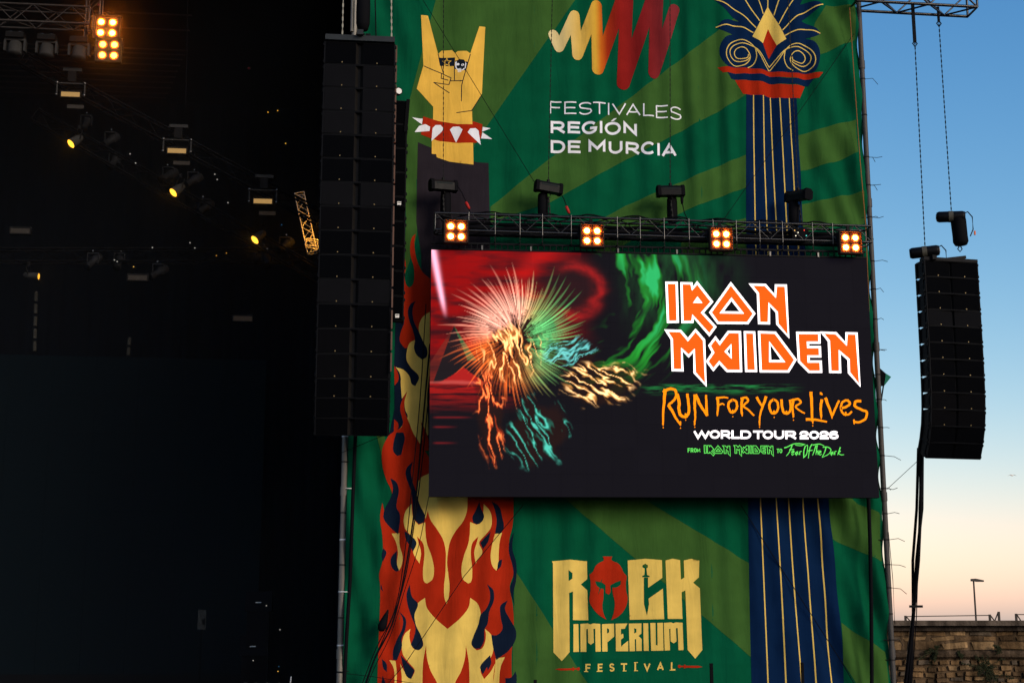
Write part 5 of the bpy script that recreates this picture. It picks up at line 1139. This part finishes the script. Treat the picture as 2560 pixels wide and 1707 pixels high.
for x, y, w_, l in ((1338, 1698, 7, 'black post top at the bottom edge under the festival logo'), (1778, 1657, 7, 'tall black post right of the festival logo'), (2005, 1655, 6, 'tall black post in front of the printed column')):
    a = at(x, y, -.9); t = thing('barrier_post', (a.x, -.9, 0), l, 'post', 'black posts in front of the banner')
    MB().box((a.x, -.9, a.z / 2), (w_ / 123, 0.05, a.z)).obj('upright', BLACKM, t); MB().box((a.x, -.9, 0.02), (0.4, 0.4, 0.03)).obj('base_plate', BLACKM, t)

# ------------------------------------------------------------------ lights hung in the dark stage
GREYP = plain('fixture_grey', (0.030, 0.029, 0.028), 0.45, 0.0)
DULL = plain('fixture_black', (0.008, 0.0075, 0.0075), 0.5)
ta_, tb_ = at(-120, 30, 2.6), at(228, 48, 2.6)
truss('stage_truss', (ta_.x - 1.5, 2.6, tb_.z), (tb_.x, 2.6, tb_.z), 0.4, 0.40, 0.42, 'dark lattice truss over the stage, left of the tall orange lamp', plain('stage_truss_paint', (0.06, 0.05, 0.045), 0.35, 0.4), 0.025, 0.012)
tv = at(236, 20, 2.75); truss('stage_truss', (tv.x, 2.75, tv.z - 1.1), (tv.x, 2.75, tv.z + 1.6), 0.3, 0.3, 0.3, 'upright lattice truss end behind the tall orange lamp', MATS['stage_truss_paint'], 0.022, 0.010)
def moving_head(px, py, Y, label):
    c = at(px, py, Y); t = thing('moving_head', (c.x, Y, c.z + .22), label, 'light', 'moving heads in the stage roof')
    MB().box((c.x, Y, c.z + .24), (0.38, 0.3, 0.12)).obj('base', DULL, t)
    y = MB(); y.box((c.x, Y, c.z + .155), (0.44, 0.12, 0.05))
    for s in (-1, 1): y.box((c.x + s * .21, Y, c.z + .02), (0.045, 0.14, 0.26))
    y.obj('yoke', GREYP, t)
    MB().lathe((c.x, Y + .02, c.z + .12), (0, -.12, -1), [(0.05, -.02), (0.13, 0.02), (0.155, 0.12), (0.15, 0.26), (0.16, 0.30), (0, 0.31)], 16).obj('head', GREYP, t)
    for s in (-.1, .09): MB().box((c.x + s, Y - .05, c.z + .33), (0.05, 0.03, 0.025)).obj('clamp', ALU, t)
for i, (x, y, l) in enumerate(((38, 118, 'moving head light at the far left under the stage truss'), (117, 124, 'middle moving head light under the stage truss'), (198, 130, 'moving head light beside the tall orange lamp'))): moving_head(x, y, 2.3, l)
WARM, WARM2 = emit('strobe_panel_warm', (0.42, 0.24, 0.075), 0.5), emit('strobe_panel_faint', (0.22, 0.14, 0.08), 0.03)
def strobe(px, py, Y, bright, label, s=1.0):
    """hanging strobe: clamp bar, neck, tube frame with corner joints, two glowing panels"""
    c = at(px, py, Y); t = thing('strobe_light', (c.x, Y, c.z + .5 * s), label, 'light', 'framed strobe lights in the dark stage')
    if bright:
        MB().box((c.x + .02 * s, Y, c.z + .56 * s), (0.40 * s, 0.1, 0.07 * s)).obj('clamp_bar', GREYP, t); MB().box((c.x + .02 * s, Y, c.z + .40 * s), (0.17 * s, 0.1, 0.24 * s)).obj('neck', DULL, t)
        f = MB()
        for q in (-1, 1): f.tube((c.x + q * .30 * s, Y, c.z + .27 * s), (c.x + q * .30 * s, Y, c.z - .02 * s), 0.020 * s, 8)
        f.tube((c.x - .32 * s, Y, c.z + .25 * s), (c.x + .32 * s, Y, c.z + .25 * s), 0.020 * s, 8); f.obj('frame', GREYP, t)
        for q in (-1, 1):
            for z in (.26, -.02): MB().lathe((c.x + q * .30 * s, Y - .02, c.z + z * s), (0, -1, 0), [(0.032 * s, 0), (0.032 * s, .02), (0, .022)], 8).obj('joint', ALU, t)
    MB().box((c.x, Y + .06, c.z + .01), (0.46 * s, 0.1, 0.17 * s)).obj('housing', DULL, t)
    MB().box((c.x, Y + .004, c.z), (0.40 * s, 0.006, 0.105 * s)).obj('panel', WARM if bright else WARM2, t)
    if bright: MB().box((c.x + .10 * s, Y + .12, c.z - .24 * s), (0.36 * s, 0.006, 0.085 * s)).obj('lower_panel', WARM2, t)
for x, y, b, l in ((176, 236, True, 'framed strobe with warm panel just below the tall orange lamp'), (442, 377, True, 'framed strobe with warm panel in the middle of the dark stage'), (657, 503, True, 'framed strobe with warm panel closest to the main array'),
                   (344, 694, False, 'dim strobe panel low in the stage rig'), (50, 577, False, 'dim strobe panel at the far left of the stage rig'), (607, 796, False, 'dim strobe panel low near the main array')):
    strobe(x, y, 2.6, b, l)
t = wire('strobe_wire', [(465, 0), (470, -30), (468, 60), (464, 285)], 2.6, 0.006, 'thin wire from which the middle strobe hangs', 'wire')
AMB = emit('par_lens_amber', (1.0, 0.42, 0.03), 1.6)
def par(px, py, Y, label, ax=(-.62, -.55, -.75), lens=AMB, r=0.105):
    c = at(px, py, Y); a = Vector(ax).normalized(); t = thing('par_lamp', c - a * .4, label, 'light', 'par lamps in the dark stage')
    MB().lathe(c - a * .36, a, [(0.03, 0), (0.07, .03), (r * .9, .14), (r * 1.1, .34), (r * 1.12, .37), (r * 1.0, .37)], 18).obj('can', GREYP, t)
    MB().lathe(c - a * .012, a, [(r, 0), (r * .6, .012), (0, .016)], 18).obj('lens', lens, t)
    q = MB(); sd_ = a.cross(Vector((0, 0, 1))).normalized()
    q.path([c - a * .2 + sd_ * .13, c - a * .25 + sd_ * .14 + Vector((0, 0, .16)), c - a * .25 + Vector((0, 0, .22)), c - a * .25 - sd_ * .14 + Vector((0, 0, .16)), c - a * .2 - sd_ * .13], 0.014, 6)
    q.box(c - a * .25 + Vector((0, 0, .27)), (0.06, 0.06, 0.1)); q.obj('yoke', DULL, t)
par(177, 360, 3.2, 'amber par lamp below the framed strobe at the left'); par(433, 482, 3.2, 'amber par lamp below the middle framed strobe'); par(637, 600, 3.2, 'amber par lamp below the strobe closest to the main array')
par(97, 691, 4.0, 'small amber par lamp seen edge-on, low at the left of the stage', (.95, -.2, -.1), emit('par_lens_low', (1, .42, .03), 0.9), 0.075)
# slanting dark trusses that carry them
rigp = plain('rig_truss_paint', (0.0045, 0.0042, 0.0045), 0.4, 0.0, 0.15)
for (x_, y_), (x2_, y2_), yy, l_ in (((60, 150), (800, 545), 2.95, 'slanting dark truss that carries the framed strobes'), ((90, 290), (800, 690), 3.7, 'slanting dark truss behind the amber par lamps'), ((-60, 640), (760, 640), 4.6, 'level dark truss low in the stage rig')):
    truss('rig_truss', at(x_, y_, yy), at(x2_, y2_, yy), 0.3, 0.3, 0.5, l_, rigp, 0.02, 0.01)
# dark fixtures in a loose cluster behind the par lamps
rr = random.Random(21); k = 0
DIM = plain('fixture_dusty', (0.012, 0.012, 0.013), 0.4, 0.0)
names = ('over the first amber par', 'beside the first amber par', 'right of the first amber par', 'below the middle strobe', 'beside the middle amber par', 'right of the middle amber par', 'over the dim low panel', 'right of the dim low panel', 'beside the last amber par', 'right of the last amber par', 'under the last amber par', 'left of the dim low panel')
for (x, y), nm in zip(((215, 310), (275, 352), (285, 405), (420, 440), (482, 452), (512, 520), (298, 655), (395, 682), (655, 640), (712, 615), (668, 650), (232, 655)), names):
    c = at(x, y, 3.6 + rr.random()); a = Vector((rr.uniform(-.8, .2), -.6, -.7)).normalized()
    t = thing('profile_spot', c, 'unlit profile spot hanging ' + nm, 'light', 'unlit profile spots in the dark stage')
    MB().lathe(c - a * .3, a, [(0.03, 0), (0.10, .05), (0.11, .25), (0.075, .3), (0.075, .5), (0.10, .53), (0.0, .5)], 14).obj('barrel', DIM, t)
    q = MB(); q.box(c + Vector((0, 0, .2)), (0.24, 0.06, 0.03)); q.box(c + Vector((-.12, 0, .08)), (0.025, 0.05, 0.24)); q.box(c + Vector((.12, 0, .08)), (0.025, 0.05, 0.24)); q.obj('yoke', DIM, t)
    MB().box(c + Vector((rr.uniform(-.05, .05), -.04, .25)), (0.03, 0.03, 0.03)).obj('clamp', ALU, t)
# little status lights on the rig
LEDS = [((246, 12), 'red', (1, .03, .08), .6), ((622, 171), 'dim red', (.5, .02, .04), .3), ((670, 281), 'yellow', (1, .55, .05), 1.5), ((694, 277), 'yellow', (1, .55, .05), 1.5), ((714, 359), 'yellow', (1, .5, .05), 1.2), ((541, 639), 'orange', (1, .45, .05), 1.), ((566, 633), 'orange', (1, .45, .05), 1.), ((334, 667), 'amber', (1, .6, .1), 1.5),
        ((704, 562), 'blue', (.05, .25, .5), .5), ((381, 619), 'white', (1, .95, .8), .8), ((475, 607), 'white', (1, .95, .8), .8), ((487, 620), 'white', (.9, .9, .8), .6), ((286, 650), 'white', (.8, .9, 1), .7), ((293, 654), 'white', (.8, .9, 1), .7), ((537, 436), 'white', (1, .95, .8), .9), ((543, 449), 'white', (1, .95, .8), .9), ((570, 507), 'white', (1, .95, .8), .6), ((325, 385), 'white', (1, .95, .8), .8), ((339, 408), 'white', (1, .95, .8), .8),
        ((700, 1573), 'white', (1, .9, .7), .5), ((697, 1665), 'blue', (.1, .1, 1), .5), ((695, 1677), 'amber', (1, .7, .1), .5), ((633, 1650), 'white', (1, 1, .9), .6), ((666, 1513), 'white', (1, 1, .9), .5)]
LWHERE = ('above the tall orange lamp', 'high in the empty dark of the stage', 'right of the middle framed strobe, lower of a pair', 'right of the middle framed strobe, upper of a pair', 'above the strobe closest to the main array', 'left end of the short row near the last amber par', 'right end of the short row near the last amber par', 'above the dim low panel',
 'beside the last amber par', 'between the low panel and the middle par', 'upper of two below the middle par', 'lower of two below the middle par', 'first above the dim low panel', 'second above the dim low panel', 'upper one beside the middle amber par', 'lower one beside the middle amber par', 'right below the middle amber par', 'upper one right of the first amber par', 'lower one right of the first amber par',
 'alone above the stage edge', 'above the round lamp heads', 'just over the round lamp heads', 'beside the lower stage wedge', 'beside the upper stage wedge')
for i, ((x, y), nm, cc, st) in enumerate(LEDS):
    c = at(x, y, 3.4); t = thing('status_light', c, 'tiny %s indicator light %s' % (nm, LWHERE[i]), 'indicator', 'indicator lights in the dark stage')
    MB().box((c.x, c.y, c.z), (0.022, 0.02, 0.018)).obj('lens', emit('indicator_' + nm.replace(' ', '_'), cc, st * .25), t); MB().box((c.x, c.y + .04, c.z), (0.07, 0.05, 0.06)).obj('housing', BLACKM, t)
# yellow-lit tower of ladder truss by the main array, lit by its own amber par
YLW = plain('tower_aluminium', (0.45, 0.42, 0.36), 0.35, 0.3)
a, b = at(748, 500, 4.2), at(792, 622, 4.2)
truss('ladder_truss', (b.x - .1, 4.2, b.z - .1), (a.x, 4.2, a.z + .15), 0.22, 0.22, 0.22, 'slanting ladder truss lit yellow beside the main array', YLW, 0.013, 0.008)
a, b = at(765, 607, 4.0), at(850, 618, 4.0); truss('ladder_truss', (a.x, 4.0, a.z), (b.x, 4.0, b.z), 0.2, 0.16, 0.2, 'short level truss lit yellow, half hidden by the main array', YLW, 0.013, 0.008)
par(806, 560, 3.4, 'amber par hidden behind the main array that lights the ladder truss', (-.5, .75, -.1), emit('par_lens_hidden', (1, .42, .04), 260.0), 0.07)
# dim uprights and backline silhouettes
for x, y0, y1, l in ((90, 725, 880, 'dim pale upright strip above the dark LED wall at the left'), (324, 840, 890, 'short pale upright strip above the middle of the dark LED wall')):
    p0, p1 = at(x - 4, y1, 6.0), at(x, y0, 6.0); t = thing('rig_upright', p0, l, 'upright'); m = MB()
    n = 5 if y1 - y0 > 100 else 2
    for k in range(n):
        u0, u1 = (k + .08) / n, (k + .85) / n; q0, q1 = p0.lerp(p1, u0), p0.lerp(p1, u1); m.tube(q0, q1, 0.045, 8)
    m.obj('strip', plain('faded_strip', (0.035, 0.033, 0.028), 0.7), t)
c = at(505, 1548, 9.0); t = thing('junction_box', c, 'small pale box on the dark stage in front of the LED wall', 'box')
MB().box(c, (0.20, 0.12, 0.48)).obj('body', plain('pale_box', (0.06, 0.058, 0.05), 0.6), t); MB().box((c.x + .05, c.y - .063, c.z - .05), (0.07, 0.01, 0.16)).obj('socket', BLACKM, t)
MB().box((c.x, c.y, (c.z - .24 + DECK) / 2), (0.05, 0.05, c.z - .24 - DECK)).obj('stand', BLACKM, t)
for i, (x, l) in enumerate(((612, 'first'), (640, 'second'), (668, 'third'), (696, 'fourth'))):
    c = at(x, 1716, 1.2); t = thing('floor_lamp_head', c, '%s pale round lamp head at the stage edge from the left' % l, 'lamp', 'round lamp heads at the stage edge')
    MB().lathe(c, (0, -.6, .8), [(0.02, -.16), (0.09, -.12), (0.115, 0), (0.10, .02), (0, .03)], 16).obj('head', plain('lamp_head_grey', (0.16, 0.16, 0.15), 0.5), t); MB().box((c.x, c.y, (c.z - .1 + DECK) / 2), (0.2, 0.2, max(.05, c.z - .1 - DECK))).obj('stand', BLACKM, t)
a = at(728, 1690, 1.2); t = thing('microphone_stand', at(725, 1740, 1.2), 'bent silver tube of a stand at the stage edge', 'stand'); MB().path([at(724, 1745, 1.2), at(726, 1706, 1.2), a], 0.016, 6).obj('tube', plain('silver_tube', (0.55, 0.57, 0.6), 0.3, 0.5), t)
for x, y, l in ((646, 1505, 'upper'), (632, 1615, 'lower')):
    c = at(x, y, 5.0); t = thing('foot_monitor', c, '%s dark wedge with a pale name strip at the stage wing' % l, 'loudspeaker', 'wedges in the stage wing')
    m = MB(); m.prism([(-.25, -.2), (.25, -.2), (.25, .1), (-.1, .25)], -.3, .3, 0, lambda p, q, z: (c.x + z, c.y + .27 + p, c.z + q)); m.obj('body', BLACKM, t); MB().box((c.x, c.y - .006, c.z), (0.13, 0.008, 0.022)).obj('name_strip', plain('strip_white', (0.6, 0.6, 0.55), 0.5), t)
    MB().box((c.x, c.y + .27, (c.z - .2 + DECK) / 2), (0.5, 0.4, max(.05, c.z - .2 - DECK))).obj('riser', BLACKM, t)

# ------------------------------------------------------------------ old stone wall, lamp, rail, gull to the right
DW = 44.0
wl_, wr_ = wat(2150, 1560, DW), wat(2720, 1560, DW)
ztop, zpar, zsh, zup, zcor = (wat(2400, y, DW).z for y in (1550, 1563, 1576, 1624, 1648))
cW = Vector(((wl_.x + wr_.x) / 2, wl_.y, 0))
def stone(n, c, v):
    """weathered stone: blotches, vertical run-off stains, pitted relief (world coordinates, so neighbours differ)"""
    if n in MATS: return MATS[n]
    m, N, L, P = new_mat(n); g = N.new('ShaderNodeNewGeometry')
    a = N.new('ShaderNodeTexNoise'); a.inputs['Scale'].default_value = 1.7; a.inputs['Detail'].default_value = 8; a.inputs['Roughness'].default_value = 0.65; L.new(g.outputs['Position'], a.inputs['Vector'])
    mp = N.new('ShaderNodeMapping'); mp.inputs['Scale'].default_value = (3.2, 3.2, 0.35); L.new(g.outputs['Position'], mp.inputs[0])
    b = N.new('ShaderNodeTexNoise'); b.inputs['Scale'].default_value = 1.0; b.inputs['Detail'].default_value = 6; L.new(mp.outputs[0], b.inputs['Vector'])
    r1 = N.new('ShaderNodeMapRange'); r1.inputs[1].default_value = .35; r1.inputs[2].default_value = .65; r1.inputs[3].default_value = 1 - v; r1.inputs[4].default_value = 1 + v; L.new(a.outputs[0], r1.inputs[0])
    r2 = N.new('ShaderNodeMapRange'); r2.inputs[1].default_value = .42; r2.inputs[2].default_value = .62; r2.inputs[3].default_value = .45; r2.inputs[4].default_value = 1.15; L.new(b.outputs[0], r2.inputs[0])
    mu = N.new('ShaderNodeMath'); mu.operation = 'MULTIPLY'; L.new(r1.outputs[0], mu.inputs[0]); L.new(r2.outputs[0], mu.inputs[1])
    s = N.new('ShaderNodeVectorMath'); s.operation = 'SCALE'; s.inputs[0].default_value = c; L.new(mu.outputs[0], s.inputs['Scale']); L.new(s.outputs[0], P.inputs['Base Color'])
    d = N.new('ShaderNodeTexNoise'); d.inputs['Scale'].default_value = 14; d.inputs['Detail'].default_value = 8; L.new(g.outputs['Position'], d.inputs['Vector'])
    bu = N.new('ShaderNodeBump'); bu.inputs['Strength'].default_value = 1.0; bu.inputs['Distance'].default_value = 0.03; L.new(d.outputs[0], bu.inputs['Height']); L.new(bu.outputs[0], P.inputs['Normal'])
    P.inputs['Roughness'].default_value = 0.95; P.inputs['Specular IOR Level'].default_value = 0.05; MATS[n] = m; return m
wall = thing('stone_wall', cW, 'old stone fortress wall with plain parapet at the lower right', 'wall', frame=False)
x0, x1 = wl_.x - 6, wr_.x + 6; yw = wl_.y
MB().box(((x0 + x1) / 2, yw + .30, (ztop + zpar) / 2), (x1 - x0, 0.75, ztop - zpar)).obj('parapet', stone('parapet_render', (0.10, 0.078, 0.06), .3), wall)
MB().box(((x0 + x1) / 2, yw + .42, (zpar + zsh) / 2), (x1 - x0, 0.55, zpar - zsh)).obj('parapet_neck', stone('parapet_painted_shade', (0.05, 0.038, 0.03), .35), wall)  # shadow under the parapet put into a darker stone colour
MB().box(((x0 + x1) / 2, yw + .55, zsh / 2), (x1 - x0, 0.5, zsh)).obj('core', stone('wall_mortar', (0.10, 0.066, 0.038), .5), wall)
m = MB(); hz = zup - zcor
m.prism([(0, 0), (-.10, -.03), (-.16, -.35 * hz * 1), (-.14, -.7 * hz), (0, -hz)], x0, x1, 0, lambda p, q, z: (z, yw + .30 + p, zup + q)); m.obj('string_course', stone('string_course_stone', (0.08, 0.055, 0.035), .5), wall)
smats = [stone('stone_%s' % n, c, .45) for n, c in (('ochre', (0.19, 0.115, 0.055)), ('brown', (0.115, 0.072, 0.038)), ('sand', (0.25, 0.16, 0.08)), ('grey', (0.11, 0.083, 0.058)))]
rr = random.Random(33); sdata = []
for mi in range(4):
    for k in range(4):
        P = [Vector((x * rr.uniform(.72, 1), y, z * rr.uniform(.66, 1))) for y in (0, -1) for x, z in ((-.5, -.5), (.5, -.5), (.5, .5), (-.5, .5))]
        P = [Vector((p.x * (1 if p.y == 0 else .88), p.y * rr.uniform(.6, 1), p.z * (1 if p.y == 0 else .86))) for p in P]
        q = MB().add(P, [(0, 3, 2, 1), (4, 5, 6, 7), (0, 1, 5, 4), (1, 2, 6, 5), (2, 3, 7, 6), (3, 0, 4, 7)]); sdata.append(q.mesh('stone', [smats[mi]]))
def course(za, zb, rows, wmin, wmax, depth, weights):
    for r_ in range(rows):
        x = wat(2180, 1600, DW).x + rr.uniform(-.4, 0); hz = (za - zb) / rows; ph_ = rr.uniform(0, 6); xe = wat(2640, 1600, DW).x
        while x < xe:
            ww = rr.uniform(wmin, wmax); d_ = sdata[rr.choices(range(4), weights)[0] * 4 + rr.randrange(4)]
            o_ = inst(d_, 'stone', wall, (x + ww / 2 - cW.x, yw + .305 - cW.y, zb + hz * (r_ + .5) + .25 * hz * math.sin(x * 1.7 + ph_ + r_) * (0 < r_ < rows - 1)), (0, rr.uniform(-.10, .10), 0), (ww * .97, depth * rr.uniform(.6, 1.3), hz * rr.uniform(.80, 1.12)))
            x += ww
course(zsh, zsh - (zsh - zup) * .55, 2, .5, .95, .05, (3, 3, 2, 3)); course(zsh - (zsh - zup) * .55, zup, 1, .7, 1.3, .07, (3, 1, 6, 1))
course(zcor, zcor - 1.35, 7, .22, .55, .10, (4, 5, 2, 3))
# weeds growing from the joints
def weed(px, py, s, n, label):
    c = wat(px, py, DW - .05); t = thing('wall_weed', c, label, 'plant', 'weeds on the stone wall', frame=False); q = random.Random(int(px)); m = MB(); st = MB()
    for br in range(max(6, n // 14)):
        tip = Vector((q.gauss(0, .75), -abs(q.gauss(0, .35)) - .05, q.gauss(-.25, .65))) * s; st.path([c, c + tip * .5 + Vector((0, -.03, .06 * s)), c + tip], 0.006, 4)
        for i in range(14):
            u_ = q.uniform(.25, 1.05); pp = c + tip * u_ + Vector((q.gauss(0, .03), q.gauss(0, .03), q.gauss(0, .03) + .06 * s * math.sin(3.1 * u_)))
            a = q.uniform(0, 6.28); l = q.uniform(.03, .065); u = Vector((math.cos(a), .5 * q.uniform(-1, 1), math.sin(a))) * l; v = Vector((-math.sin(a), .6 * q.uniform(-1, 1), math.cos(a))) * l * .4
            m.add([pp - u, pp + v, pp + u, pp - v], [(0, 1, 2, 3)])
    f = m.obj('foliage', plain('weed_leaf', (0.018, 0.022, 0.011), 0.7), t, origin=tuple(c)); f['kind'] = 'stuff'; st.obj('stem', plain('weed_stem', (0.05, 0.04, 0.02), 0.8), t, origin=tuple(c))
weed(2333, 1628, .30, 200, 'dark weed tuft on the stone wall near the cable bundle'); weed(2465, 1672, .50, 420, 'dark bush hanging from the stone wall below the moulding'); weed(2492, 1617, .13, 60, 'small weed on the pale course of the stone wall'); weed(2398, 1634, .12, 60, 'tiny weed under the pale course of the stone wall')
# street lamp behind the wall
c = wat(2440, 1540, 60.0); tp = wat(2437, 1452, 60.0); lt = thing('street_lamp', (c.x, c.y, 0), 'street lamp with flat angular head rising behind the stone wall', 'street lamp', frame=False)
IRONM = plain('lamp_iron', (0.05, 0.042, 0.036), 0.6)
MB().tube((c.x, c.y, 0), (c.x - .01, c.y, tp.z), 0.055, 10, r2=0.038).obj('post', IRONM, lt)
m = MB(); m.prism([(-.06, -.02), (.50, -.05), (.50, .02), (.12, .10), (-.06, .09)], -.12, .12, 0, lambda p, q, z: (tp.x + p, c.y + z, tp.z + q + .03)); m.obj('lamp_head', IRONM, lt)
MB().box((tp.x + .3, c.y, tp.z - .012), (0.30, 0.16, 0.012)).obj('lens', plain('lamp_glass', (0.55, 0.5, 0.42), 0.3), lt)
# rail with posts on top of the wall
def rail_post(px, h0, kind, label):
    b = wat(px, 1549, DW + .6); p1 = wat(px, h0, DW + .6); t = thing('rail_post', (b.x, b.y, ztop - .02), label, 'post', 'posts on top of the stone wall', frame=False)
    MB().box((b.x, b.y, (ztop + p1.z) / 2 - .01), (0.07, 0.07, p1.z - ztop + .02)).obj('upright', IRONM, t)
    if kind: MB().tube((b.x + kind * .02, b.y, p1.z - .02), (b.x + kind * .16, b.y, ztop - .02), 0.022, 6).obj('stay', IRONM, t)
    return b, p1
b0, t0 = rail_post(2264, 1538, 1, 'low rail post beside the cable bundle'); b1, t1 = rail_post(2475, 1535, 1, 'rail post right of the street lamp'); rail_post(2498, 1528, -1, 'taller leaning double post on the wall'); b2, t2 = rail_post(2541, 1533, 1, 'rail post at the right edge of the picture')
tag(MB().tube((t0.x, t0.y, t0.z - .03), (t1.x, t1.y, t1.z - .03), 0.018, 6).mesh('x', IRONM) and world_obj(MB().tube((t0.x, t0.y, t0.z - .03), (t1.x, t1.y, t1.z - .03), 0.018, 6), 'hand_rail', IRONM), 'thin long hand rail between the posts on the stone wall', 'rail')
tag(world_obj(MB().tube((t2.x, t2.y, t2.z - .03), (t2.x + 3, t2.y, t2.z - .03), 0.018, 6), 'hand_rail', IRONM), 'short hand rail leaving the right edge of the picture', 'rail')
# gull
c = wat(2531, 1188, 165.0)
m = MB(); m.lathe(c + Vector((.12, 0, -.04)), (-1, .2, .25), [(0, 0), (.05, .06), (.075, .2), (.05, .36), (.03, .42), (0, .46)], 10)
for s in (-1, 1):
    P = [c + Vector((0, 0, 0)), c + Vector((s * .22, .05, .11)), c + Vector((s * .62, .1, -.06)), c + Vector((s * .24, .12, .06)), c + Vector((.02, .13, -.02))]
    P2 = [p + Vector((0, 0, .012)) for p in P]; m.add(P + P2, [(0, 1, 3, 4), (1, 2, 3), (9, 8, 6, 5), (8, 7, 6), (0, 5, 6, 1), (1, 6, 7, 2), (2, 7, 8, 3), (3, 8, 9, 4)])
tag(world_obj(m, 'gull', plain('gull_white', (0.75, 0.62, 0.52), 0.8)), 'small gull gliding in the sky right of the outer array', 'bird')

# ------------------------------------------------------------------ stage smoke hanging round the lamps
hz_ = MB(); x0_, x1_ = SL + 0.6, bxl - 0.25
hz_.box(((x0_ + x1_) / 2, (0.45 + DEEP - 0.4) / 2, (DECK + 0.05 + TOP - 0.05) / 2), (x1_ - x0_, DEEP - 0.4 - 0.45, TOP - 0.05 - DECK - 0.05))
m = bpy.data.materials.new('stage_smoke'); m.use_nodes = True; N, L = m.node_tree.nodes, m.node_tree.links; N.remove(N['Principled BSDF'])
pv = N.new('ShaderNodeVolumePrincipled'); pv.inputs['Density'].default_value = 0.03; pv.inputs['Color'].default_value = (0.75, 0.85, 1.0, 1); pv.inputs['Anisotropy'].default_value = 0.85
L.new(pv.outputs[0], N['Material Output'].inputs['Volume'])
tag(hz_.obj('stage_smoke', m), 'thin theatrical smoke filling the dark stage', 'smoke', kind='stuff')
